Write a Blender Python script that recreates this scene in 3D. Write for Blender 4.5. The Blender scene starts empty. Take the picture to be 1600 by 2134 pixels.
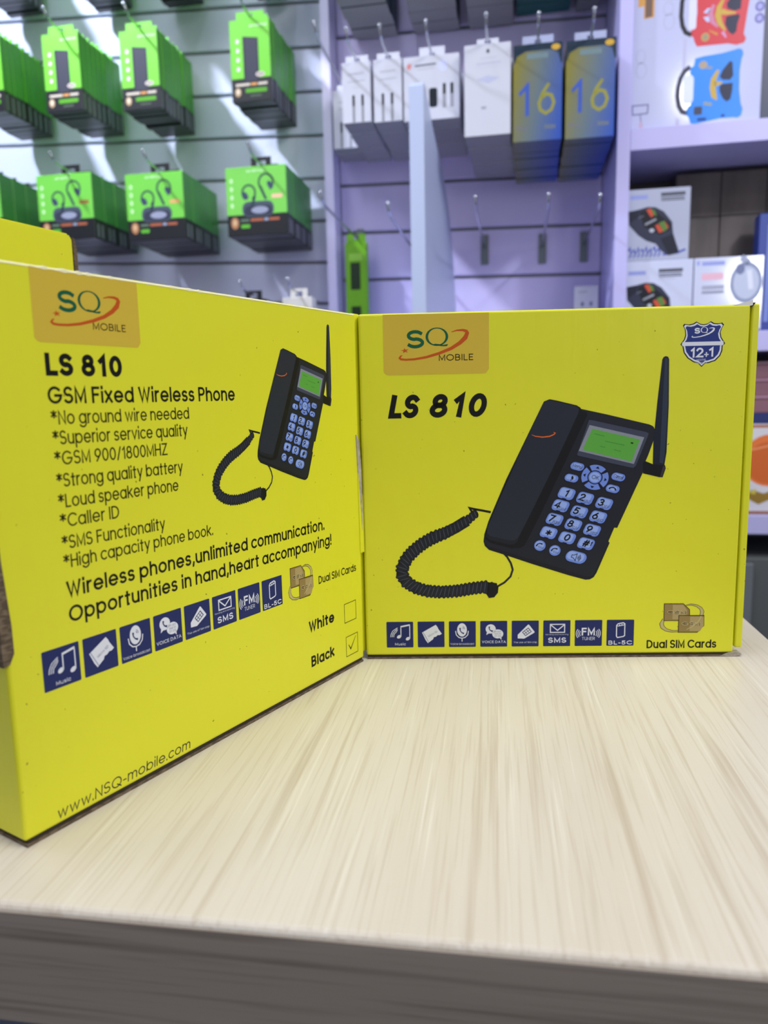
import bpy, bmesh, math, random
from mathutils import Matrix, Vector
random.seed(7)
sc = bpy.context.scene
COL = sc.collection

def lin(c):
    return tuple(((v / 255) / 12.92 if v / 255 <= .04045 else ((v / 255 + .055) / 1.055) ** 2.4) for v in c)

# ------------------------------------------------------------------ camera
TZ = 0.90                                   # height of the counter top
YAW = math.radians(10.5)                    # the wall of goods is turned a little against the view
cam_d = bpy.data.cameras.new('camera'); cam = bpy.data.objects.new('camera', cam_d); COL.objects.link(cam)
cam_d.sensor_fit = 'VERTICAL'; cam_d.sensor_height = 36.0; cam_d.sensor_width = 27.0
cam_d.lens = 1536.7 / 2134 * 36.0
cam_d.clip_start = .01
pit, rol = 0.1504, 0.0214
fwd = Vector((0, math.cos(pit), -math.sin(pit))); dwn = Vector((0, -math.sin(pit), -math.cos(pit))); rgt = Vector((1, 0, 0))
r2 = math.cos(rol) * rgt + math.sin(rol) * dwn; d2 = -math.sin(rol) * rgt + math.cos(rol) * dwn
M = Matrix((r2, -d2, -fwd)).transposed().to_4x4(); M.translation = Vector((0, 0, TZ + .1524))
cam.matrix_world = M
cam_d.dof.use_dof = True; cam_d.dof.focus_distance = .37; cam_d.dof.aperture_fstop = 10.0
sc.camera = cam
sc.view_settings.view_transform = 'Standard'; sc.view_settings.look = 'None'
sc.view_settings.gamma = 1.0; sc.view_settings.use_curve_mapping = False
sc.view_settings.exposure = 0.0
sc.cycles.use_denoising = True
sc.cycles.max_bounces = 6

# ------------------------------------------------------------------ light
world = bpy.data.worlds.new('shop_air'); sc.world = world; world.use_nodes = True
bg = world.node_tree.nodes['Background']; bg.inputs[0].default_value = (*lin((228, 232, 255)), 1); bg.inputs[1].default_value = .34

def area(name, loc, tgt, sx, sy, power, col=(255, 255, 255), disk=False):
    l = bpy.data.lights.new(name, 'AREA'); l.shape = 'DISK' if disk else 'RECTANGLE'; l.size = sx
    if not disk: l.size_y = sy
    l.energy = power; l.color = lin(col)
    o = bpy.data.objects.new(name, l); COL.objects.link(o); o.location = loc
    o.rotation_euler = (Vector(tgt) - Vector(loc)).to_track_quat('-Z', 'Y').to_euler()
    return o
def wv(u, n, z):                             # u along the wall of goods, n out from it, z up -> world
    return Vector((.29158 + u * math.cos(YAW) - n * math.sin(YAW), 1.57321 - u * math.sin(YAW) - n * math.cos(YAW), z))
area('ceiling_light_counter', (1.15, -.15, 2.5), (.0, .3, .9), .9, .5, 18, (255, 252, 244))
area('ceiling_light_middle', (-.05, .30, 2.65), (-.05, .25, 0), 1.0, .5, 3.6, (250, 250, 255)).data.spread = math.radians(100)
area('ceiling_light_left', (-1.35, -.95, 2.4), (0, .42, 1.0), 1.0, .9, 3.2, (250, 250, 255))
for u, n, z, p in ((-1.40, .80, 2.7, 10), (-.3, 1.0, 2.7, .45), (1.0, 1.35, 2.2, 2.0)):
    area('ceiling_spot', wv(u, n, z), wv(u * .5, .0, 1.5), .11, .11, p, (226, 232, 255), True).data.spread = math.radians(78)
area('fill_light_wall', wv(-.85, 1.3, 2.65), wv(-.65, 0, 1.5), .5, .5, 6, (232, 236, 255))  # wide fill added to brighten the left wall, not a ceiling fitting
# two lamps behind the viewer that glint in the shrink-wrapped boxes
area('shop_lamp', (.91, -1.28, 1.585), (.65, 1.30, 1.245), .30, 0, 4.2, (255, 255, 255), True)
area('shop_lamp', (.59, -1.20, 2.43), (.53, 1.32, 1.55), .17, 0, 2.2, (255, 255, 255), True)

# ------------------------------------------------------------------ materials
MATS = {}
def mat(name, col, rough=.5, metal=0., spec=.5, coat=0.):
    if name in MATS: return MATS[name]
    m = bpy.data.materials.new(name); m.use_nodes = True; MATS[name] = m
    b = m.node_tree.nodes['Principled BSDF']
    b.inputs['Base Color'].default_value = (*lin(col), 1); b.inputs['Roughness'].default_value = rough
    b.inputs['Metallic'].default_value = metal; b.inputs['Specular IOR Level'].default_value = spec
    b.inputs['Coat Weight'].default_value = coat; b.inputs['Coat Roughness'].default_value = .07
    return m
def ink(col, rough=.42):
    return mat('ink_%02x%02x%02x' % tuple(col), col, rough, spec=.3)
def nodes(m): return m.node_tree.nodes, m.node_tree.links
def noisy(name, col, col2, scale, rough=.45, detail=4, lo=.4, hi=.65, stretch=(1, 1, 1), bump=0., spec=.4, coat=0.):
    m = mat(name, col, rough, spec=spec, coat=coat); N, L = nodes(m); b = N['Principled BSDF']
    tc = N.new('ShaderNodeTexCoord'); mp = N.new('ShaderNodeMapping'); mp.inputs['Scale'].default_value = stretch
    nz = N.new('ShaderNodeTexNoise'); nz.inputs['Scale'].default_value = scale; nz.inputs['Detail'].default_value = detail
    rp = N.new('ShaderNodeValToRGB'); rp.color_ramp.elements[0].position = lo; rp.color_ramp.elements[1].position = hi
    rp.color_ramp.elements[0].color = (*lin(col), 1); rp.color_ramp.elements[1].color = (*lin(col2), 1)
    L.new(tc.outputs['Object'], mp.inputs[0]); L.new(mp.outputs[0], nz.inputs['Vector']); L.new(nz.outputs['Fac'], rp.inputs[0])
    L.new(rp.outputs[0], b.inputs['Base Color'])
    if bump:
        bp = N.new('ShaderNodeBump'); bp.inputs['Strength'].default_value = bump; bp.inputs['Distance'].default_value = .0006
        L.new(nz.outputs['Fac'], bp.inputs['Height']); L.new(bp.outputs[0], b.inputs['Normal'])
    return m
def wood(name, light, mid, dark, along, rough=.35):
    """streaked laminate: fine broken streaks over broad soft bands, running along the given axis"""
    m = mat(name, light, rough, spec=.4); N, L = nodes(m); b = N['Principled BSDF']
    tc = N.new('ShaderNodeTexCoord')
    def nz(sc_, across, run, det, dist):
        mp = N.new('ShaderNodeMapping'); s = [across, across, across]; s[along] = run; mp.inputs['Scale'].default_value = s
        n = N.new('ShaderNodeTexNoise'); n.inputs['Scale'].default_value = sc_; n.inputs['Detail'].default_value = det; n.inputs['Distortion'].default_value = dist
        L.new(tc.outputs['Object'], mp.inputs[0]); L.new(mp.outputs[0], n.inputs['Vector']); return n.outputs['Fac']
    def ramp(src, p0, p1):
        r = N.new('ShaderNodeMapRange'); r.inputs['From Min'].default_value = p0; r.inputs['From Max'].default_value = p1
        L.new(src, r.inputs['Value']); return r.outputs[0]
    def mix(f, a, c, k):
        x = N.new('ShaderNodeMix'); x.data_type = 'RGBA'
        mu = N.new('ShaderNodeMath'); mu.operation = 'MULTIPLY'; mu.inputs[1].default_value = k; L.new(f, mu.inputs[0]); L.new(mu.outputs[0], x.inputs['Factor'])
        if isinstance(a, tuple): x.inputs['A'].default_value = (*lin(a), 1)
        else: L.new(a, x.inputs['A'])
        x.inputs['B'].default_value = (*lin(c), 1); return x.outputs['Result']
    c = mix(ramp(nz(1, 34, 1.2, 3, .5), .36, .68), light, mid, .7)
    c = mix(ramp(nz(1, 640, 14, 3, .05), .52, .66), c, dark, .27)
    c = mix(ramp(nz(1, 230, 4.5, 4, .25), .56, .68), c, dark, .42)
    c = mix(ramp(nz(1, 420, 7, 2, .1), .60, .74), c, (250, 247, 238) if light[0] > 170 else mid, .32)
    L.new(c, b.inputs['Base Color'])
    return m

# ------------------------------------------------------------------ objects
def link(o, parent=None):
    COL.objects.link(o)
    if parent is not None: o.parent = parent
    return o
def tag(o, label, cat, group=None, kind=None):
    if label: o['label'] = label
    if cat: o['category'] = cat
    if group: o['group'] = group
    if kind: o['kind'] = kind
    return o
def empty(name, loc, rz=0., label=None, cat=None, group=None):
    o = bpy.data.objects.new(name, None); o.location = loc; o.rotation_euler = (0, 0, rz); o.empty_display_size = .02
    link(o); return tag(o, label, cat, group)
def build(name, bm, mats, parent=None, smooth=False):
    me = bpy.data.meshes.new(name); bmesh.ops.recalc_face_normals(bm, faces=bm.faces)
    bm.to_mesh(me); bm.free()
    for m in (mats if isinstance(mats, (list, tuple)) else [mats]): me.materials.append(m)
    if smooth:
        for p in me.polygons: p.use_smooth = True
    return link(bpy.data.objects.new(name, me), parent)
def box(bm, x0, x1, y0, y1, z0, z1, mi=0, bev=0., seg=2):
    t = bmesh.new()
    v = [t.verts.new((x, y, z)) for x in (x0, x1) for y in (y0, y1) for z in (z0, z1)]
    for q in ((0, 1, 3, 2), (4, 6, 7, 5), (0, 4, 5, 1), (2, 3, 7, 6), (0, 2, 6, 4), (1, 5, 7, 3)): t.faces.new([v[i] for i in q])
    if bev: bmesh.ops.bevel(t, geom=list(t.edges), offset=bev, segments=seg, affect='EDGES', profile=.5)
    merge(bm, t, mi)
def merge(bm, t, mi=0):
    vm = [bm.verts.new(v.co) for v in t.verts]
    t.verts.index_update()
    for f in t.faces:
        nf = bm.faces.new([vm[v.index] for v in f.verts]); nf.material_index = mi
    t.free()
def tube(bm, pts, r, mi=0, n=8):
    pts = [Vector(p) for p in pts]; rings = []
    for i, p in enumerate(pts):
        d = (pts[min(i + 1, len(pts) - 1)] - pts[max(i - 1, 0)]).normalized()
        a = d.orthogonal().normalized() if i == 0 else (a - d * a.dot(d)).normalized()
        c = d.cross(a)
        rings.append([bm.verts.new(p + r * (math.cos(k * 6.28318 / n) * a + math.sin(k * 6.28318 / n) * c)) for k in range(n)])
    for i in range(len(rings) - 1):
        for k in range(n):
            f = bm.faces.new((rings[i][k], rings[i][(k + 1) % n], rings[i + 1][(k + 1) % n], rings[i + 1][k])); f.material_index = mi
    for rg in (rings[0], rings[-1]): bm.faces.new(rg).material_index = mi
def prism(bm, pts, axis, a0, a1, mi=0):
    """closed outline (2-D) pulled along one axis from a0 to a1; the outline fills the two other axes in order"""
    def P(p, a):
        q = list(p); q.insert(axis, a); return q
    A = [bm.verts.new(P(p, a0)) for p in pts]; B = [bm.verts.new(P(p, a1)) for p in pts]
    bm.faces.new(A).material_index = mi; bm.faces.new(B).material_index = mi
    for i in range(len(pts)):
        j = (i + 1) % len(pts); bm.faces.new((A[i], A[j], B[j], B[i])).material_index = mi

# ------------------------------------------------------------------ printing
def _arc(cx, cy, rx, ry, a0, a1, n=0):
    n = n or max(4, int(abs(a1 - a0) / 17)); return [(cx + rx * math.cos(math.radians(a0 + (a1 - a0) * i / n)), cy + ry * math.sin(math.radians(a0 + (a1 - a0) * i / n))) for i in range(n + 1)]
_o = _arc(.33, .365, .33, .365, 0, 360); _X = .73
_s = lambda h, r: _arc(r, h * .745, r * .92, h * .255, 35, 262) + _arc(r, h * .26, r, h * .26, 82, -145)
_D0 = _arc(.28, .5, .28, .5, 0, 360)
STROKES = {
 'a': [_o, [(.66, 0), (.66, _X)]], 'b': [_o, [(0, 0), (0, 1)]], 'c': [_arc(.33, .365, .33, .365, 48, 312)], 'd': [_o, [(.66, 0), (.66, 1)]],
 'e': [[(0.02, .36), (.66, .36)] + _arc(.33, .365, .33, .365, 8, 318)], 'f': [[(.13, 0)] + _arc(.33, .8, .2, .2, 180, 80), [(0, .70), (.34, .70)]],
 'g': [_o, [(.66, _X)] + _arc(.33, -.04, .33, .25, 0, -150)], 'h': [[(0, 0), (0, 1)], _arc(.27, .44, .27, .29, 180, 0) + [(.54, 0)]],
 'i': [[(0, 0), (0, .69)], [(0, .98), (0, 1.06)]], 'k': [[(0, 0), (0, 1)], [(.48, _X), (.02, .30)], [(.16, .43), (.52, 0)]], 'l': [[(0, 0), (0, 1)]],
 'm': [[(0, 0), (0, _X)], _arc(.23, .46, .23, .27, 180, 0) + [(.46, 0)], _arc(.69, .46, .23, .27, 180, 0) + [(.92, 0)]],
 'n': [[(0, 0), (0, _X)], _arc(.27, .44, .27, .29, 180, 0) + [(.54, 0)]], 'o': [_o], 'p': [_o, [(0, -.30), (0, _X)]], 'q': [_o, [(.66, -.30), (.66, _X)]],
 'r': [[(0, 0), (0, _X)], _arc(.25, .42, .25, .31, 180, 88)], 's': [_s(_X, .23)], 't': [[(.14, .95), (.14, 0), (.22, 0)], [(0, .70), (.31, .70)]],
 'u': [[(0, _X)] + _arc(.27, .29, .27, .29, 180, 360) + [(.54, _X)], [(.54, _X), (.54, 0)]], 'v': [[(0, _X), (.27, 0), (.54, _X)]],
 'w': [[(0, _X), (.21, 0), (.42, _X), (.63, 0), (.84, _X)]], 'x': [[(0, 0), (.5, _X)], [(0, _X), (.5, 0)]], 'y': [[(0, _X), (.27, .02)], [(.54, _X), (.16, -.30)]],
 'A': [[(0, 0), (.36, 1), (.72, 0)], [(.12, .33), (.60, .33)]], 'B': [[(0, 0), (0, 1)], [(0, 1)] + _arc(.30, .76, .24, .24, 90, -90) + [(0, .52)], [(0, .52)] + _arc(.32, .26, .28, .26, 90, -90) + [(0, 0)]],
 'C': [_arc(.46, .5, .46, .5, 45, 315)], 'D': [[(0, 0), (0, 1)], [(0, 1)] + _arc(.24, .5, .45, .5, 90, -90) + [(0, 0)]], 'E': [[(.48, 1), (0, 1), (0, 0), (.48, 0)], [(0, .52), (.42, .52)]],
 'F': [[(.48, 1), (0, 1), (0, 0)], [(0, .52), (.42, .52)]], 'G': [_arc(.46, .5, .46, .5, 45, 350) + [(.92, .47), (.5, .47)]], 'H': [[(0, 0), (0, 1)], [(.62, 0), (.62, 1)], [(0, .52), (.62, .52)]],
 'I': [[(0, 0), (0, 1)]], 'J': [[(.34, 1)] + _arc(.17, .22, .17, .22, 0, -170)], 'K': [[(0, 0), (0, 1)], [(.56, 1), (.02, .42)], [(.18, .6), (.6, 0)]], 'L': [[(0, 1), (0, 0), (.44, 0)]],
 'M': [[(0, 0), (0, 1), (.38, .12), (.76, 1), (.76, 0)]], 'N': [[(0, 0), (0, 1), (.62, 0), (.62, 1)]], 'O': [_arc(.47, .5, .47, .5, 0, 360)], 'P': [[(0, 0), (0, 1)], [(0, 1)] + _arc(.30, .73, .25, .27, 90, -90) + [(0, .46)]],
 'Q': [_arc(.47, .5, .47, .5, 0, 360), [(.55, .28), (.94, -.04)]], 'R': [[(0, 0), (0, 1)], [(0, 1)] + _arc(.30, .73, .25, .27, 90, -90) + [(0, .46)], [(.28, .46), (.56, 0)]],
 'S': [_s(1, .29)], 'T': [[(0, 1), (.56, 1)], [(.28, 1), (.28, 0)]], 'U': [[(0, 1)] + _arc(.3, .3, .3, .3, 180, 360) + [(.6, 1)]], 'V': [[(0, 1), (.33, 0), (.66, 1)]],
 'W': [[(0, 1), (.25, 0), (.48, .95), (.71, 0), (.96, 1)]], 'X': [[(0, 0), (.6, 1)], [(0, 1), (.6, 0)]], 'Y': [[(0, 1), (.3, .45), (.6, 1)], [(.3, .45), (.3, 0)]], 'Z': [[(0, 1), (.56, 1), (0, 0), (.58, 0)]],
 '0': [_D0], '1': [[(0, .78), (.20, 1), (.20, 0)]], '2': [_arc(.27, .72, .26, .28, 165, -38) + [(0, 0), (.56, 0)]], '3': [_arc(.25, .75, .23, .25, 150, -88), _arc(.25, .26, .28, .26, 86, -150)],
 '4': [[(.42, 0), (.42, 1), (0, .26), (.58, .26)]], '5': [[(.5, 1), (.09, 1), (.05, .54)] + _arc(.26, .32, .28, .32, 125, -145)], '6': [_arc(.28, .32, .28, .32, 0, 360), [(.40, 1), (.04, .46)]],
 '7': [[(0, 1), (.54, 1), (.16, 0)]], '8': [_arc(.28, .76, .22, .24, 0, 360), _arc(.28, .27, .28, .27, 0, 360)], '9': [_arc(.28, .68, .28, .32, 0, 360), [(.16, 0), (.52, .54)]],
 '*': [[(0, .60), (.46, .92)], [(0, .92), (.46, .60)], [(.23, .50), (.23, 1.02)]], '.': [[(0, 0), (0, .09)]], ',': [[(.03, .09), (-.03, -.16)]], '!': [[(0, .40), (0, 1)], [(0, 0), (0, .04)]],
 '-': [[(0, .36), (.26, .36)]], '/': [[(0, -.05), (.34, 1.02)]], '+': [[(0, .42), (.44, .42)], [(.22, .2), (.22, .64)]], '#': [[(.08, 0), (.22, 1)], [(.36, 0), (.50, 1)], [(0, .34), (.56, .34)], [(.04, .68), (.6, .68)]],
}
class Art:
    """flat print in millimetres on a face: x along it, z up; each layer of ink lies a hair above the last"""
    def __init__(s, f=None): s.v = []; s.f = []; s.m = []; s.cols = []; s.lay = 0; s.fn = f or (lambda x, z: (x, z))
    def up(s): s.lay += 1; return s
    def _mi(s, col):
        m = ink(col)
        if m not in s.cols: s.cols.append(m)
        return s.cols.index(m)
    def add(s, pts, faces, col):
        b = len(s.v); mi = s._mi(col)
        for x, z in pts:
            X, Z = s.fn(x, z); s.v.append((X / 1000, -(.05 + .018 * s.lay) / 1000, Z / 1000))
        for f in faces: s.f.append([b + i for i in f]); s.m.append(mi)
    def poly(s, pts, col): s.add(pts, [list(range(len(pts)))], col)
    def rect(s, x0, z0, x1, z1, col): s.poly([(x0, z0), (x1, z0), (x1, z1), (x0, z1)], col)
    def ell(s, cx, cz, rx, rz, col, rot=0., n=28, ex=None, ez=None):
        c, q = math.cos(rot), math.sin(rot); P = []
        for i in range(n):
            a, b = rx * math.cos(i * 2 * math.pi / n), rz * math.sin(i * 2 * math.pi / n)
            P.append((cx + a * c - b * q, cz + a * q + b * c))
        s.poly(P, col)
    def stroke(s, pts, w, col, closed=False, taper=None):
        n = len(pts); Lp = []; Rp = []
        for i, (x, z) in enumerate(pts):
            p = pts[i - 1] if (i or closed) else pts[i]; q = pts[(i + 1) % n] if (i < n - 1 or closed) else pts[i]
            def un(a, b):
                d = (b[0] - a[0], b[1] - a[1]); l = math.hypot(*d); return (d[0] / l, d[1] / l) if l > 1e-9 else None
            d1, d3 = un(p, pts[i]), un(pts[i], q); d1 = d1 or d3; d3 = d3 or d1
            tx, tz = d1[0] + d3[0], d1[1] + d3[1]; l = math.hypot(tx, tz) or 1; tx /= l; tz /= l
            k = 1 / max(.45, tx * d1[0] + tz * d1[1]); h = w / 2 * k * (taper[i] if taper else 1)
            Lp.append((x - tz * h, z + tx * h)); Rp.append((x + tz * h, z - tx * h))
        m = n if closed else n - 1
        s.add(Lp + Rp, [(i, (i + 1) % n, n + (i + 1) % n, n + i) for i in range(m)], col)
    def arc(s, cx, cz, rx, rz, a0, a1, w, col, n=14):
        s.stroke([(cx + rx * math.cos(math.radians(a0 + (a1 - a0) * i / n)), cz + rz * math.sin(math.radians(a0 + (a1 - a0) * i / n))) for i in range(n + 1)], w, col)
    def rrect(s, x0, z0, x1, z1, r, col, ex=(1, 0), ez=(0, 1), c=(0, 0), n=5):
        P = []
        for cx, cz, a in ((x1 - r, z1 - r, 0), (x0 + r, z1 - r, 90), (x0 + r, z0 + r, 180), (x1 - r, z0 + r, 270)):
            for i in range(n):
                t = math.radians(a + 90 * i / (n - 1)); P.append((cx + r * math.cos(t), cz + r * math.sin(t)))
        s.poly([(c[0] + a * ex[0] + b * ez[0], c[1] + a * ex[1] + b * ez[1]) for a, b in P], col)
    def text(s, t, x0, z0, w, h, col, shear=0., bold=0., ex=(1, 0), ez=(0, 1), mid=False, space=1., weight=0.):
        """lettering drawn stroke by stroke; w: width of the whole line, h: height of a capital; (x0, z0): left end of the base line, or its middle"""
        wt = weight or .108 + bold * 2.7; runs = []; pen = 0.
        for ch in t:
            if ch == ' ': pen += .34 * space; continue
            g = STROKES[ch]; lo = min(p[0] for q in g for p in q); hi = max(p[0] for q in g for p in q)
            for q in g: runs.append([(pen + x - lo, y) for x, y in q])
            pen += (hi - lo) + (.15 + wt) * space
        tot = pen - (.15 + wt) * space
        k = ((w / h - wt) / tot if tot > .05 else 1.) if w else 1.
        off = -(tot * k) / 2 if mid else wt / 2
        P = lambda x, y: (x0 + h * ((x * k + off + shear * y) * ex[0] + y * ez[0]), z0 + h * ((x * k + off + shear * y) * ex[1] + y * ez[1]))
        for q in runs:
            pts = [P(x, (wt / 2 + y * (1 - wt)) if y >= 0 else y + wt / 2) for x, y in q]
            cl = len(q) > 6 and math.dist(q[0], q[-1]) < 1e-6
            if cl: pts = pts[:-1]
            else:                                             # square ends reach half a stroke further
                def ext(a, b):
                    l = math.dist(a, b) or 1; e = h * wt / 2 * .98; return (a[0] + (a[0] - b[0]) / l * e, a[1] + (a[1] - b[1]) / l * e)
                pts[0], pts[-1] = ext(pts[0], pts[1]), ext(pts[-1], pts[-2])
            s.stroke(pts, h * wt, col, cl)
    def build(s, name, parent, y=0.):
        me = bpy.data.meshes.new(name); me.from_pydata([(a, b + y, c) for a, b, c in s.v], [], s.f)
        for m in s.cols: me.materials.append(m)
        me.polygons.foreach_set('material_index', s.m); me.update()
        return link(bpy.data.objects.new(name, me), parent)
    def build_on(s, name, parent, loc):       # the print lies on a face that stands at loc in the thing's own frame
        o = s.build(name, parent); o.location = loc; return o

# ================================================================== setting
def structure(name, bm, m):
    o = build(name, bm, m); o['kind'] = 'structure'; return o
bm = bmesh.new(); box(bm, -3.5, 3.5, -2.5, 3.2, -.05, 0)
structure('floor', bm, noisy('floor_tile', (86, 88, 92), (104, 106, 110), 6, .35))
bm = bmesh.new(); box(bm, -2.6, 2.6, .012, .11, 0, 2.8)
o = structure('wall_back', bm, noisy('wall_paint', (176, 174, 196), (186, 184, 204), 4, .6)); o.location = wv(0, 0, 0); o.rotation_euler = (0, 0, -YAW)

# ================================================================== counter
W_TOP = wood('pale_oak_laminate', (220, 213, 199), (212, 202, 185), (178, 160, 136), 1, .38)
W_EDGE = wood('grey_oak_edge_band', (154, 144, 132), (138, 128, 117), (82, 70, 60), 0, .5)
TF = math.radians(-8.72)
cnt = empty('shop_counter', (.1956, .1599, 0), TF, 'pale oak laminate shop counter under the yellow phone boxes', 'counter')
bm = bmesh.new(); box(bm, -1.3, 0, .0004, .70, TZ - .040, TZ, 0, .0026, 4)
build('counter_top', bm, W_TOP, cnt)
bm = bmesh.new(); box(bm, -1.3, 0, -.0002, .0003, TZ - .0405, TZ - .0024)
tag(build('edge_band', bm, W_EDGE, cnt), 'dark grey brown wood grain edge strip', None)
bm = bmesh.new(); box(bm, -1.28, -.02, .03, .68, 0, TZ - .0405)
tag(build('counter_body', bm, mat('slate_panel', (92, 98, 118), .5), cnt), 'slate blue panel below the top', None)
rot = Matrix.Rotation(TF, 3, 'Z')

# ================================================================== yellow phone boxes
def yellow_card():
    m = mat('yellow_printed_card', (226, 226, 46), .36, spec=.35); N, L = nodes(m); b = N['Principled BSDF']
    tc = N.new('ShaderNodeTexCoord'); mp = N.new('ShaderNodeMapping'); mp.inputs['Scale'].default_value = (1, 1, .12)
    n1 = N.new('ShaderNodeTexNoise'); n1.inputs['Scale'].default_value = 160; n1.inputs['Detail'].default_value = 2
    n2 = N.new('ShaderNodeTexNoise'); n2.inputs['Scale'].default_value = 14; n2.inputs['Detail'].default_value = 2
    ad = N.new('ShaderNodeMath'); ad.operation = 'MULTIPLY_ADD'; ad.inputs[1].default_value = 3.0
    bp = N.new('ShaderNodeBump'); bp.inputs['Strength'].default_value = .22; bp.inputs['Distance'].default_value = .0010
    L.new(tc.outputs['Object'], mp.inputs[0]); L.new(mp.outputs[0], n1.inputs['Vector']); L.new(tc.outputs['Object'], n2.inputs['Vector'])
    L.new(n2.outputs['Fac'], ad.inputs[0]); L.new(n1.outputs['Fac'], ad.inputs[2]); L.new(ad.outputs[0], bp.inputs['Height']); L.new(bp.outputs[0], b.inputs['Normal'])
    n3 = N.new('ShaderNodeTexNoise'); n3.inputs['Scale'].default_value = 420; n3.inputs['Detail'].default_value = 1
    rp = N.new('ShaderNodeValToRGB'); rp.color_ramp.elements[0].position = .76; rp.color_ramp.elements[1].position = .80
    rp.color_ramp.elements[0].color = (*lin((226, 226, 46)), 1); rp.color_ramp.elements[1].color = (*lin((150, 140, 30)), 1)
    L.new(tc.outputs['Object'], n3.inputs['Vector']); L.new(n3.outputs['Fac'], rp.inputs[0]); L.new(rp.outputs[0], b.inputs['Base Color'])
    return m
YEL = yellow_card()
KRAFT = noisy('raw_corrugated_card', (84, 71, 55), (124, 108, 88), 300, .8, stretch=(1, 1, 3))
KRAFT_L = noisy('torn_grey_card', (150, 142, 128), (186, 180, 168), 200, .85)
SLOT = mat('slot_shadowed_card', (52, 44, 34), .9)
WHT = mat('torn_white_paper', (232, 232, 228), .8)
BW, BH, BD = .2146, .200, .065
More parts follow.
